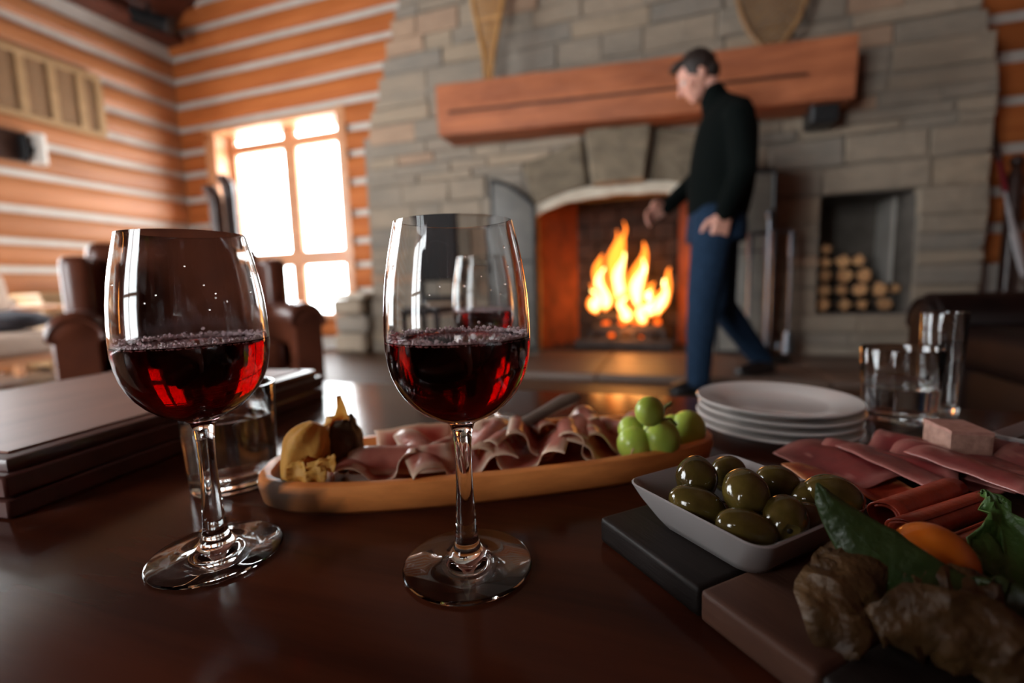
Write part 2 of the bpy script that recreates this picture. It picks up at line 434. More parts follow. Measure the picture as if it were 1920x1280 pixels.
# window 1 : deep log reveal, light pine frame, six panes
win = struct('window_1')
YW = YB + .20
def wp(name, x0, x1, y0, y1, z0, z1, m=M_PINE, bev=.008):
    b = BM(); box(b, ((x0 + x1) / 2, (y0 + y1) / 2, (z0 + z1) / 2), (x1 - x0, y1 - y0, z1 - z0), bev=bev); return ob(name, b, m, win)
wp('jamb', WX0 - .02, WX0 + .03, YB - .03, YB + .28, WZ0, WZ1)
wp('jamb', WX1 - .03, WX1 + .02, YB - .03, YB + .28, WZ0, WZ1)
wp('casing', WX1 - .01, WX1 + .10, YB - .045, YB, WZ0 - .06, WZ1 + .06)
wp('casing', WX0 - .10, WX0 + .01, YB - .045, YB, WZ0 - .06, WZ1 + .06)
wp('head', WX0 - .10, WX1 + .10, YB - .05, YB + .28, WZ1, WZ1 + .05)
wp('sill', WX0 - .06, WX1 + .06, YB - .10, YB + .28, WZ0 - .05, WZ0)
bars = [-4.82, -4.05, -3.36]
wp('mullion', -4.105, -3.935, YW - .03, YW + .03, WZ0, WZ1)
wp('stile', WX0 + .03, -4.80, YW - .03, YW + .03, WZ0, WZ1)
wp('stile', -3.32, WX1 - .03, YW - .03, YW + .03, WZ0, WZ1)
wp('transom', WX0 + .03, WX1 - .03, YW - .035, YW + .035, .905, 1.065)
wp('transom', WX0 + .03, WX1 - .03, YW - .035, YW + .035, 2.20, 2.31)
for x0, x1 in ((-4.80, -4.105), (-3.935, -3.32)):
    for z0, z1 in ((WZ0, .905), (1.065, 2.20), (2.31, WZ1)):
        wp('pane', x0, x1, YW - .004, YW + .004, z0, z1, M_PANE, 0)

# the two windows out of frame that light the room
for nm, c, s, ax in (('window_2', (XL - .12, 1.2, 1.6), (.05, 2.2, 2.6), 'y'), ('window_3', (-2.6, YF - .12, 1.45), (2.0, .05, 2.3), 'x')):
    wn = struct(nm)
    b = BM(); box(b, c, (.008, s[1], s[2]) if ax == 'y' else (s[0], .008, s[2])); ob('pane', b, M_PANE, wn)
    b = BM()
    box(b, c, (.06, .06, s[2]) if ax == 'y' else (.06, .06, s[2])); ob('mullion', b, M_PINE, wn)
    b = BM(); box(b, (c[0], c[1], c[2] - .2), (.06, s[1], .06) if ax == 'y' else (s[0], .06, .06)); ob('transom', b, M_PINE, wn)

# front wall (behind the camera), right wall, ceiling
b = BM()
for x0, x1, z0, z1 in ((XL - .24, -3.6, 0, 6.6), (-1.6, XR + .2, 0, 6.6), (-3.6, -1.6, 0, .30), (-3.6, -1.6, 2.6, 6.6)):
    box(b, ((x0 + x1) / 2, YF - .12, (z0 + z1) / 2), (x1 - x0, .24, z1 - z0))
struct('wall_front', b, M_CEIL)
b = BM(); box(b, (XR + .1, .5, 3.3), (.2, 7.9, 6.6)); struct('wall_right', b, M_CEIL)
ce = struct('ceiling')
# sloping boards rising from the left eave to the ridge, then down to the right
for k in range(22):
    s0 = k * .32
    b = BM(); x = XL - .1 + (s0 + .16) * math.cos(.62); z = 3.44 + (s0 + .16) * math.sin(.62)
    if x > -.9: break
    box(b, (x, .5, z), (.312, 7.9, .05), Euler((0, -.62, 0)), bev=.006); ob('ceiling_board', b, M_CEIL, ce)
b = BM(); box(b, (1.3, .5, 5.2), (5.4, 7.9, .08), Euler((0, .62, 0))); ob('ceiling_board', b, M_CEIL, ce)
b = BM(); box(b, (-2.9, .5, 5.12 + .35), (4.9, 8.2, .04), Euler((0, -.62, 0))); ob('roof_deck', b, M_CEIL, ce)
b = BM(); box(b, (XL + .13, .5, 3.42), (.26, 7.7, .07), bev=.01); ob('eave_board', b, M_CEIL, ce)

# ================================================================== FIREPLACE
OX0, OX1, OSP, OTOP = -1.04, .30, 1.20, 1.335      # firebox opening
NX0, NX1, NZ0, NZ1 = 1.01, 1.575, .335, 1.17        # wood niche
def left_edge(z):
    if z < 2.05: return -2.74 + .05 * z
    return -2.64 + (z - 2.05) * .36
def right_edge(z):
    if z < 1.95: return 1.94
    return 1.94 - (z - 1.95) * .34
def arch_z(x):
    u = (x - (OX0 + OX1) / 2) / ((OX1 - OX0) / 2); return OSP + (OTOP - OSP) * math.sqrt(max(0, 1 - u * u)) if abs(u) < 1 else OSP
fp = struct('wall_fireplace')
# masonry core, built around the openings
b = BM()
YC = FACE + .006
for x0, x1, z0, z1 in ((-2.70, OX0 - .02, 0, 2.0), (OX1 + .02, NX0, 0, 2.0), (NX0, NX1, 0, NZ0), (NX0, NX1, NZ1, 2.0), (NX1, 1.92, 0, 2.0), (OX0 - .02, OX1 + .02, 1.36, 2.0)):
    box(b, ((x0 + x1) / 2, YC + .45, (z0 + z1) / 2), (x1 - x0, .9, z1 - z0))
prism(b, [(-2.62, 2.0), (1.90, 2.0), (1.0, 4.6), (-1.7, 4.6)], YC, YC + .9)
# spandrels above the arch
n = 16
for k in range(n):
    xa = OX0 + (OX1 - OX0) * k / n; xb = OX0 + (OX1 - OX0) * (k + 1) / n
    za, zb = arch_z(xa), arch_z(xb)
    pass
ob('masonry_core', b, M_MORTAR, fp)
b = BM()
for k in range(n):
    xa = OX0 + (OX1 - OX0) * k / n; xb = OX0 + (OX1 - OX0) * (k + 1) / n
    prism(b, [(xa, arch_z(xa)), (xb, arch_z(xb)), (xb, 1.37), (xa, 1.37)], YC, YC + .25)
ob('arch_soffit', b, M_BLACKSOOT, fp)

def stone_bm(x0, x1, z0, z1, d, sd):
    bm = BM(); j = lambda a: a + R.uniform(-.008, .008)
    g = .0045
    f = [(j(x0 + g), j(z0 + g)), (j(x1 - g), j(z0 + g)), (j(x1 - g), j(z1 - g)), (j(x0 + g), j(z1 - g))]
    cx, cz = (x0 + x1) / 2, (z0 + z1) / 2
    rs = [[V((x, FACE + .06, z)) for x, z in f], [V((x, FACE - d + .008, z)) for x, z in f],
          [V((cx + (x - cx) * (1 - .03), FACE - d + R.uniform(-.006, .004), cz + (z - cz) * .90)) for x, z in f]]
    rings(bm, rs)
    return bm

def blocked(z0, z1):
    zc = (z0 + z1) / 2; out = []
    if z0 < 1.62: out.append((-1.16 if zc > OSP else OX0, .44 if zc > OSP else OX1))
    elif z0 < 1.80: out.append((-.66, -.08))
    if z1 > NZ0 and z0 < NZ1: out.append((NX0, NX1))
    return out
edges = [0]
targets = [NZ0, NZ1, 1.62, 1.80]
z = 0
while z < 3.35:
    h = R.choice([.09, .115, .14, .17, .19])
    nxt = [t for t in targets if t > z + .01]
    if nxt and z + h > nxt[0] - .05: h = nxt[0] - z
    z += h; edges.append(z)
for z0, z1 in zip(edges, edges[1:]):
    zc = (z0 + z1) / 2
    segs = [(left_edge(zc), right_edge(zc))]
    for a, e in blocked(z0, z1):
        ns = []
        for p, q in segs:
            if e <= p or a >= q: ns.append((p, q)); continue
            if p < a - .03: ns.append((p, a))
            if e + .03 < q: ns.append((e, q))
        segs = ns
    for p, q in segs:
        x = p
        while x < q - .001:
            L = R.uniform(.22, .62)
            if q - (x + L) < .18: L = q - x
            ob('stone', stone_bm(x, x + L, z0, z1, R.uniform(.0, .022), 0), M_STONE, fp, smooth=False)
            x += L
# quoins on the left flank of the chimney breast
z = 0
while z < 3.3:
    h = R.choice([.12, .16, .2]); xe = left_edge(z + h / 2)
    b = BM(); box(b, (xe + .05, FACE + .20, z + h / 2), (.16, .30, h - .014), Euler((R.uniform(-.02, .02), 0, R.uniform(-.05, .05))), bev=.012)
    ob('stone', b, M_STONE, fp, smooth=False); z += h

# three big arch stones
for nm, poly, d in (('arch_stone', [(-1.15, 1.60), (-1.07, 1.24), (-.92, 1.30), (-.61, 1.375), (-.655, 1.74), (-.9, 1.66)], .07),
                    ('keystone', [(-.575, 1.36), (-.175, 1.36), (-.115, 1.81), (-.63, 1.82)], .13),
                    ('arch_stone', [(-.145, 1.37), (.16, 1.30), (.33, 1.23), (.43, 1.6), (.18, 1.68), (-.085, 1.76)], .06)):
    cx = sum(p[0] for p in poly) / len(poly); cz = sum(p[1] for p in poly) / len(poly)
    bm = BM()
    rings(bm, [[V((x, FACE + .1, z)) for x, z in poly], [V((x, FACE - d + .03, z)) for x, z in poly],
               [V((cx + (x - cx) * .9, FACE - d, cz + (z - cz) * .9)) for x, z in poly]])
    bmesh.ops.subdivide_edges(bm, edges=list(bm.edges), cuts=2, use_grid_fill=True)
    for v in bm.verts: v.co.y += .014 * noise.noise(v.co * 7)
    ob(nm, bm, M_BIGSTONE, fp, smooth=False)
# pale arch strip
bm = BM(); rs = []
for k in range(25):
    x = OX0 - .02 + (OX1 - OX0 + .04) * k / 24
    z = arch_z(min(max(x, OX0 + .001), OX1 - .001)) + .006 * noise.noise(V((x * 9, 3, 1)))
    t = .085 + .012 * noise.noise(V((x * 7, 8, 2)))
    rs.append([V((x, FACE - .04, z - t + .04)), V((x, FACE - .055, z + .04)), V((x, FACE + .1, z + .05)), V((x, FACE + .02, z - t + .045))])
rings(bm, rs); ob('arch_strip', bm, M_PALE, fp)
# firebox interior
def quad(name, pts, m, parent, th=.03):
    bm = BM(); a = [V(p) for p in pts]; nrm = (a[1] - a[0]).cross(a[2] - a[0]).normalized() * th
    rings(bm, [a, [p + nrm for p in a]]); return ob(name, bm, m, parent, smooth=False)
FD = FACE + .62
quad('firebox_side', [(OX0 - .01, FACE + .05, 0), (OX0 + .22, FD, 0), (OX0 + .22, FD, 1.6), (OX0 - .01, FACE + .05, 1.6)], M_BRICK, fp, -.03)
quad('firebox_side', [(OX1 + .01, FACE + .05, 0), (OX1 - .22, FD, 0), (OX1 - .22, FD, 1.6), (OX1 + .01, FACE + .05, 1.6)], M_BRICK, fp, .03)
for r in range(10):      # brick back wall of the firebox
    off = 0 if r % 2 else .11
    for q in range(6):
        x0 = OX0 + .2 + q * .2 - off * .9; x1 = min(x0 + .19, OX1 - .2); x0 = max(x0, OX0 + .2)
        if x1 - x0 < .04: continue
        b = BM(); box(b, ((x0 + x1) / 2, FD + .02 + R.uniform(-.004, .004), .06 + r * .155 + .07), (x1 - x0, .06, .143), bev=.006); ob('brick', b, M_SOOT, fp, smooth=False)
b = BM(); box(b, ((OX0 + OX1) / 2, FD + .08, .8), (1.4, .06, 1.7)); ob('firebox_back', b, M_SOOT, fp)
b = BM(); box(b, ((OX0 + OX1) / 2, FACE + .32, .02), (1.34, .66, .05)); ob('firebox_floor', b, M_SOOT, fp)
b = BM(); box(b, ((OX0 + OX1) / 2, FACE + .45, 1.62), (1.4, .5, .06)); ob('firebox_roof', b, M_SOOT, fp)
# niche lining
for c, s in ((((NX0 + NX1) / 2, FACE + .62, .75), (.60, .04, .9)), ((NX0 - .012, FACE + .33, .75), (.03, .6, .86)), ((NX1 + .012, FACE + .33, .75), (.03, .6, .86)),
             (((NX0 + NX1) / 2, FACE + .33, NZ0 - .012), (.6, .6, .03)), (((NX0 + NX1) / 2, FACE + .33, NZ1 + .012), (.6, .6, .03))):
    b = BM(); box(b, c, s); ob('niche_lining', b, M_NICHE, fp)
# hearth of separate slabs, left end cut back at a slant
hs = struct('trim_2')
xs = [-1.02, -.42, .22, .85, 1.45]
for i in range(4):
    for y0, y1 in ((2.90, 3.42), (3.43, 3.90)):
        a, e = xs[i], xs[i + 1] - .008
        b = BM(); box(b, ((a + e) / 2, (y0 + y1) / 2, .022), (e - a, y1 - y0, .045), bev=.007); ob('hearth_slab', b, M_HEARTH, hs, smooth=False)
# stone ledge left of the chimney
lg = struct('trim_1')
for c, s in (((-2.92, 3.98, .10), (.36, .42, .18)), ((-2.90, 3.99, .28), (.38, .40, .17)), ((-2.93, 3.98, .45), (.35, .42, .15))):
    b = BM(); box(b, c, s, bev=.03); ob('stone', b, M_STONE, lg, smooth=False)
b = BM(); box(b, (-2.92, 3.97, .555), (.44, .46, .05), bev=.012); ob('cap_slab', b, M_PALE, lg, smooth=False)

# mantel beam : one rough timber, slightly out of level
t = thing('mantel_beam', 'long rough-hewn reddish timber mantel beam across the stone fireplace', 'mantel', (-.345, 3.72, 1.95))
bm = BM()
rs = []
for k in range(19):
    u = k / 18; x = -1.43 + 2.86 * u; zc = .065 - .13 * u
    j = lambda s: .008 * noise.noise(V((x * 4, s * 3.3, 2)))
    hz = .18 + .01 * (1 - u)
    rs.append([V((x, -.13 + j(1), zc - hz + j(2))), V((x, -.145 + j(8), zc - .02)), V((x, -.15 + j(3), zc + hz + j(4))), V((x, .17, zc + hz + j(5))), V((x, .17, zc - hz + j(6)))])
rings(bm, rs); ob('beam', bm, M_MANTEL, t, smooth=False)
for x, z in ((1.30, -.26),):
    bm = BM(); box(bm, (x, .06, z), (.16, .22, .18), bev=.012); ob('corbel', bm, M_IRON, t, smooth=False)
bm = BM(); box(bm, (-.08, -.152, -.02), (2.5, .006, .018), Euler((0, .045, 0))); ob('drying_crack', bm, M_DWOOD, t)

# arched iron fire doors folded back on each side of the opening
def fire_door(name, hx, sx, ztop_h, ztop_f, lab):
    t = thing(name, lab, 'fire door', (hx, FACE - .07, .05), math.radians(10) * -sx)
    W = .35
    def top(u): return ztop_h + (ztop_f - ztop_h) * math.sin(u * PI / 2)
    outer = [(sx * W * u, top(u) - .05) for u in [k / 10 for k in range(11)]]
    fr = BM()
    tube(fr, [(0, 0, 0), (0, 0, outer[0][1])], .014, 8); tube(fr, [(sx * W, 0, 0), (sx * W, 0, outer[-1][1])], .014, 8)
    tube(fr, [(x, 0, z) for x, z in outer], .018, 8); tube(fr, [(0, 0, .015), (sx * W, 0, .015)], .014, 8)
    tube(fr, [(0, 0, .75), (sx * W, 0, .75)], .008, 6)
    ob('door_frame', fr, M_IRON, t)
    pl = BM(); prism(pl, [(0, 0.01)] + [(sx * W, .01)] + outer[::-1], -.004, .004); ob('door_panel', pl, M_MESH, t, smooth=False)
    h = BM(); tube(h, [(sx * W * .88, -.02, .66), (sx * W * .88, -.05, .68), (sx * W * .88, -.05, .8), (sx * W * .88, -.02, .82)], .008, 8); ob('handle', h, M_IRON, t)
    return t
fire_door('fire_door', OX0 - .02, -1, 1.26, 1.47, 'arched iron fire door folded back left of the fire')
fire_door('fire_door', OX1 + .05, 1, 1.47, 1.34, 'arched iron fire door folded back behind the standing man')

# grate, burning logs and fire
gx, gy = -.33, FACE + .28
t = thing('fire_grate', 'black iron log grate standing in the firebox under the flames', 'grate', (gx, gy, .045))
for k in range(6):
    b = BM(); x = -.30 + k * .12; tube(b, [(x, -.16, .16), (x, -.17, .09), (x, .17, .09), (x, .17, .13)], .011, 8); ob('bar', b, M_IRON, t)
for y in (-.12, .12):
    b = BM(); tube(b, [(-.33, y, .075), (.33, y, .075)], .011, 8); ob('rail', b, M_IRON, t)
for x in (-.3, .3):
    for y in (-.12, .12):
        b = BM(); tube(b, [(x, y, 0), (x, y, .075)], .011, 8); ob('leg', b, M_IRON, t)
logs = [((-.28, -.06, .15), (.30, -.08, .15), .05, 'thick charred log at the front of the grate'), ((-.30, .08, .16), (.27, .10, .16), .055, 'thick charred log at the back of the grate'),
        ((-.26, -.02, .25), (.20, .08, .25), .045, 'charred log lying across the other two in the fire'), ((-.42, -.22, .05), (.36, -.25, .05), .045, 'pale ash-covered log in front of the grate')]
for a, e, r, lab in logs:
    a = V(a) + V((gx, gy, .045)); e = V(e) + V((gx, gy, .045)); mid = (a + e) / 2
    t = thing('burning_log', lab, 'log', mid)
    b = BM(); tube(b, [a, a.lerp(e, .3) + V((0, 0, .008)), a.lerp(e, .7), e], [r * .95, r, r * 1.03, r * .92], 12)
    for v in b.verts: v.co += v.co.normalized() * .006 * noise.noise(v.co * 20)
    ob('bark', b, M_CHAR, t, world=True, smooth=False)
b = BM()
for k in range(150):
    blob(b, (gx + R.gauss(0, .2), gy + R.gauss(-.04, .1), .055 + abs(R.gauss(0, .015))), R.uniform(.012, .026), sub=1, amp=.3, seed=k)
o = tag(ob('ash_and_embers', b, M_CHAR, None), 'bed of grey ash and coals under the fire grate', 'ash'); o['kind'] = 'stuff'

fire = thing('fire', 'bright orange and yellow log fire burning in the stone fireplace', 'fire', (gx, gy, .30))
def flame_bm(x, y, z, h, r, lean, sd):
    bm = BM(); pts = []; rad = []
    for k in range(13):
        u = k / 12
        pts.append((x + lean * u * u * h + .05 * math.sin(u * 6 + sd) * u, y + .03 * math.sin(u * 5 + sd * 2), z + h * u))
        rad.append(max(.002, r * (math.sin(min(1, u * 2.6) * PI / 2) ** .7) * (1 - u) ** .75 * (1 + .18 * math.sin(u * 9 + sd)) ))
    tube(bm, pts, rad, 12); return bm
FL = [(-.20, .00, .06, .50, .095, -.10, 1), (-.06, .02, .10, .62, .105, -.05, 2), (.08, -.02, .08, .56, .10, .05, 3), (-.27, -.05, .04, .26, .085, -.1, 4), (.25, -.04, .02, .40, .07, .35, 5),
      (.17, .05, .0, .30, .09, .25, 6), (-.02, -.08, -.04, .28, .085, 0, 7), (.12, -.09, -.05, .22, .07, .2, 8), (-.14, .06, .3, .46, .05, .02, 9), (-.09, -.02, .48, .34, .03, .2, 10)]
for x, y, z, h, r, l, sd in FL:
    ob('flame', flame_bm(x, y, z, h, r, l, sd), M_FLAME, fire)
for x, y, z, h, r, l, sd in FL[:8]:
    ob('flame_core', flame_bm(x, y, z + .02, h * .72, r * .66, l, sd), M_FLAMEIN, fire)
for k in range(9):
    b = BM(); blob(b, (R.uniform(-.25, .25), R.uniform(-.12, .08), R.uniform(-.16, -.03)), R.uniform(.02, .035), sub=2, amp=.3, seed=k); ob('ember', b, M_EMBER, fire)
def fire_light(name, loc, watts, rad, col=(1, .33, .07)):
    l = bpy.data.lights.new(name, 'POINT'); l.energy = watts; l.color = col; l.shadow_soft_size = rad
    o = bpy.data.objects.new(name, l); C.objects.link(o); o.location = loc; o.parent = fire
fire_light('fire_glow', (0, -.06, .16), 4, .14)
fire_light('ember_glow', (0, -.2, -.10), 2.5, .08)

# firewood stacked in the niche
rows = [(.40, [(1.09, .055), (1.21, .062), (1.335, .05), (1.46, .058)]), (.505, [(1.08, .05), (1.19, .05), (1.30, .058), (1.43, .06), (1.53, .038)]),
        (.61, [(1.09, .052), (1.215, .06), (1.34, .055)]), (.71, [(1.08, .05), (1.19, .062), (1.30, .05)]), (.80, [(1.085, .045),])]
ordn = ['first', 'second', 'third', 'fourth', 'fifth']
rown = ['bottom row', 'second row', 'third row', 'fourth row', 'very top']
for ri, (z, xs) in enumerate(rows):
    for xi, (x, r) in enumerate(xs):
        y0 = FACE + R.uniform(.08, .16)
        lab = 'firewood log in the niche, %s of the pile, %s from the fireplace side' % (rown[ri], ordn[xi]) if ri < 4 else 'single firewood log lying at the very top of the niche pile'
        t = thing('firewood_log', lab, 'firewood', (x, y0, z + .0), group='firewood stacked in the wall niche')
        nseg = R.choice([4, 5, 6, 9]); r *= R.uniform(.88, 1.0); a0 = R.uniform(0, 6)
        pr = [V((r * R.uniform(.78, 1.12) * math.cos(a0 + k * 2 * PI / nseg), 0, r * R.uniform(.78, 1.12) * math.sin(a0 + k * 2 * PI / nseg))) for k in range(nseg)]
        b = BM(); rings(b, [[p + V((0, .006, 0)) for p in pr], [p + V((R.uniform(-.01, .01), .40, 0)) for p in pr]]); ob('bark', b, M_BARK, t, smooth=False)
        b = BM(); rings(b, [[p * .93 + V((0, 0, 0)) for p in pr], [p * .95 + V((0, .012, 0)) for p in pr]]); ob('cut_end', b, M_FIREWOOD, t, smooth=False)

# ================================================================== WALL DECORATION
def snowshoe(name, lab, foot, prof, m, wn, rz=0, lean=.06, step=.035):
    t = thing(name, lab, 'snowshoe', foot, rz)
    H = prof[-1][0]
    def hw(z):
        for (a, wa), (b_, wb_) in zip(prof, prof[1:]):
            if a <= z <= b_: u = (z - a) / (b_ - a); u = u * u * (3 - 2 * u) if False else u; return wa + (wb_ - wa) * u
        return 0
    L = lambda z: lean * z
    zs = [H * k / 40 for k in range(41)]
    pts = [(-hw(z), L(z), z) for z in zs] + [(hw(z), L(z), z) for z in zs[::-1]]
    b = BM(); tube(b, pts, .017, 8); ob('bent_frame', b, m, t)
    for z in (H * .36, H * .66):
        b = BM(); tube(b, [(-hw(z), L(z), z), (hw(z), L(z), z)], .014, 8); ob('crossbar', b, m, t)
    b = BM()      # laced rawhide: three directions of thongs
    for k in range(1, int(H / step)):
        z = k * step
        if hw(z) > .012: tube(b, [(-hw(z), L(z), z), (hw(z), L(z) + .004, z)], .0042, 4)
        for s in (-1, 1):
            z2 = min(H, z + hw(z) * 2.2)
            tube(b, [(-s * hw(z), L(z) + .004, z), (s * hw(z2), L(z2) - .004, z2)], .0042, 4)
    ob('rawhide_lacing', b, m, t, kind='stuff')
    b = BM(); z = H * .55; box(b, (0, L(z) - .015, z), (wn, .02, .11), Euler((0, .7, 0)), bev=.006); box(b, (0, L(z) - .02, z), (.03, .02, .20), Euler((0, .5, 0)), bev=.006)
    ob('leather_binding', b, M_LEATHER, t)
    return t
snowshoe('snowshoe', 'honey coloured pointed snowshoe standing tip down on the mantel beam', (-1.36, 3.68, 2.185), [(0, .012), (.25, .045), (.62, .125), (.85, .165), (1.05, .17), (1.3, .10), (1.42, .01)], M_RAW, .10, lean=.07, step=.026)
snowshoe('snowshoe', 'dark weathered snowshoe with rounded end on the right part of the mantel', (.635, 3.68, 2.10), [(0, .03), (.05, .08), (.14, .14), (.26, .19), (.4, .22), (.7, .22), (1.0, .10), (1.1, .01)], M_RAW2, .09, lean=.07, step=.024)

# cane grille on the left wall
t = thing('cane_grille', 'wide pale cane grille panel hung high on the left log wall', 'wall panel', (XL, 2.62, 2.47))
ys = [-.95, -.74, -.52, -.30, -.08, .14, .36, .58, .735]
for a in (-.27, .27):
    b = BM(); box(b, (.075, -.11, a), (.04, 1.72, .05), bev=.005); ob('rail', b, M_OAK, t)
for y in ys:
    b = BM(); box(b, (.075, y, 0), (.03, .065, .50), bev=.005); ob('stile', b, M_OAK, t)
for a, e in zip(ys, ys[1:]):
    b = BM(); box(b, (.062, (a + e) / 2, 0), (.012, e - a - .03, .5)); ob('cane_panel', b, M_CANE, t)
# sconce under it
t = thing('wall_sconce', 'small wall sconce with a cream half shade on the left log wall', 'wall lamp', (XL + .05, 2.62, 1.92))
b = BM(); box(b, (.02, -.03, 0), (.03, .34, .26), bev=.01); ob('backplate', b, M_DWOOD, t)
b = BM(); tube(b, [(.03, .10, -.05), (.11, .10, -.05), (.13, .10, 0)], .012, 8); ob('bracket', b, M_BLACK, t)
b = BM()
pr = [V((.06 + .10 * math.cos(a), .16 + .055 * math.sin(a), 0)) for a in [k * 2 * PI / 20 for k in range(20)]]
rings(b, [[p + V((0, 0, -.13)) for p in pr], [p * 1 + V((0, 0, .12)) for p in pr]]); ob('shade', b, M_CREAM, t)
b = BM(); box(b, (.08, .06, -.01), (.10, .03, .22), bev=.008); ob('side_plate', b, M_BLACK, t)
# black spotlight in the corner
t = thing('spotlight', 'black cylinder spotlight fixed high in the log wall corner', 'lamp', (-5.02, 3.72, 3.40))
b = BM(); tube(b, [(-.17, -.05, .05), (.15, .10, -.05)], [.075, .085], 18); ob('housing', b, M_BLACK, t)
b = BM(); tube(b, [(0, 0, 0), (0, 0, .16)], .018, 8); ob('bracket', b, M_BLACK, t)
b = BM(); tube(b, [(.15, .10, -.05), (.165, .107, -.055)], [.088, .088], 18); ob('bezel', b, M_IRON, t)
# painted paddle at the right
a = at_y(1878, 322, 4.05); e = at_y(1917, 500, 3.95)
t = thing('paddle', 'old red and white paddle leaning on the dark log wall beside the chimney', 'paddle', (a + e) / 2)
d = (e - a)
b = BM(); tube(b, [a - d * .7, a - d * .12], .016, 10); ob('shaft', b, M_DWOOD, t, world=True)
b = BM(); tube(b, [a - d * .12, a + d * .22], [.017, .03], 10, flat=.6); ob('red_neck', b, M_RED, t, world=True)
b = BM(); tube(b, [a + d * .22, a + d * .4, a + d * .8, a + d * 1.05, a + d * 1.12], [.03, .05, .065, .055, .02], 12, flat=.25); ob('blade', b, M_WHITE, t, world=True)
b = BM(); tube(b, [a + d * 1.05, a + d * 3.2], [.016, .016], 8); ob('shaft', b, M_DWOOD, t, world=True)
t = thing('coat_post', 'dark wooden post standing between the chimney and the log wall', 'post', (2.13, 4.02, 0))
b = BM(); box(b, (0, 0, .02), (.24, .24, .04), bev=.01); ob('base', b, M_DWOOD, t)
b = BM(); tube(b, [(0, 0, .04), (0, 0, .3), (0, 0, 1.2), (0, 0, 1.28)], [.05, .042, .042, .02], 12); ob('post', b, M_DWOOD, t)
b = BM(); blob(b, (0, 0, 1.31), .04, sub=2); ob('finial', b, M_DWOOD, t)

# fireplace tool stand
t = thing('fire_tool_stand', 'steel stand of long fire tools on the hearth behind the man', 'fire tools', (.64, 3.56, .045))
b = BM(); lathe(b, [(.0, 0), (.15, 0), (.15, .02), (.03, .04), (0, .04)], 24); ob('base', b, M_IRON, t)
b = BM(); tube(b, [(0, 0, .03), (0, 0, .95)], .02, 10); blob(b, (0, 0, .98), .035, sub=2); ob('pole', b, M_STEEL, t)
b = BM(); tube(b, [(-.13, 0, .86), (.13, 0, .86)], .013, 8); tube(b, [(0, -.12, .86), (0, .12, .86)], .013, 8); ob('crossbar', b, M_STEEL, t)
for (x, y), nm in zip(((-.12, 0), (.125, 0), (0, -.11), (0, .11)), ('shovel', 'brush', 'poker', 'tongs')):
    b = BM(); tube(b, [(x, y, .12), (x, y, .80)], .009, 8); tube(b, [(x, y, .70), (x, y, .86)], .018, 8)
    if nm == 'shovel': box(b, (x, y - .01, .12), (.11, .012, .16), bev=.004)
    if nm == 'brush': tube(b, [(x, y, .20), (x, y, .06)], [.025, .04], 10)
    if nm == 'poker': tube(b, [(x, y, .12), (x + .04, y, .10), (x + .05, y, .14)], .008, 6)
    if nm == 'tongs': tube(b, [(x, y, .5), (x + .04, y, .3), (x + .01, y, .10)], .008, 6)
    ob(nm, b, M_STEEL, t)

# ================================================================== FURNITURE
def armchair(name, lab, loc, rz, Wd=.92, D=.82, seat=.40, arm=.56, back=.84, wing=.77, mt=None, aw=.17):
    mt = mt or M_LEATHER
    t = thing(name, lab, 'armchair' if Wd < 1.2 else 'sofa', loc, rz)
    h = Wd / 2; f = -D / 2; bk = D / 2
    b = BM(); box(b, (0, .02, .20), (Wd - .06, D - .08, .20), bev=.03, seg=2); ob('seat_base', b, mt, t)
    b = BM(); box(b, (0, -.05, seat - .07), (Wd - 2 * aw - .01, D - .2, .15), bev=.05, seg=3); ob('seat_cushion', b, mt, t)
    b = BM(); box(b, (0, bk - .10, (back + .25) / 2), (Wd - 2 * aw + .10, .17, back - .25), Euler((-.10, 0, 0)), bev=.055, seg=3); ob('backrest', b, mt, t)
    for s in (-1, 1):
        x = s * (h - aw / 2)
        pr = [V((x - aw / 2 + .012, 0, .12)), V((x - aw / 2 + .012, 0, arm - aw * .55))] + [V((x + aw / 2 * 1.04 * math.cos(a), 0, arm - aw * .5 + aw * .5 * math.sin(a))) for a in [PI - k * PI / 10 for k in range(11)]] + [V((x + aw / 2 - .012, 0, arm - aw * .55)), V((x + aw / 2 - .012, 0, .12))]
        b = BM(); cx = V((x, 0, arm * .55))
        rings(b, [[cx + (p - cx) * .86 + V((0, f, 0)) for p in pr], [p + V((0, f + .025, 0)) for p in pr], [p + V((0, bk - .08, 0)) for p in pr]]); ob('arm', b, mt, t)
        b = BM(); cx = V((x, 0, arm * .6))
        tube(b, [cx + (p - cx) * .9 + V((0, f + .004, 0)) for p in pr[1:-1]], .009, 6); ob('arm_piping', b, mt, t)
        if wing:
            b = BM(); box(b, (s * (h - aw * .62), bk - .24, (wing + arm) / 2 - .05), (.10, .26, wing - arm + .10), Euler((0, 0, s * .2)), bev=.04, seg=3); ob('wing', b, mt, t)
        for y in (f + .08, bk - .10):
            b = BM(); tube(b, [(s * (h - .09), y, .12), (s * (h - .08), y, 0)], [.032, .022], 10); ob('leg', b, M_DWOOD, t)
    return t
armchair('leather_armchair', 'brown leather wing armchair facing the table behind the left wine glass', (-1.96, 1.50, 0), math.radians(58), Wd=.86, aw=.145)
armchair('leather_sofa', 'very dark leather sofa beyond the table in front of the firewood niche', (1.42, 1.25, 0), math.radians(-90), Wd=1.75, D=1.15, seat=.43, arm=.535, back=.74, wing=None, mt=M_LEATHER2, aw=.2)

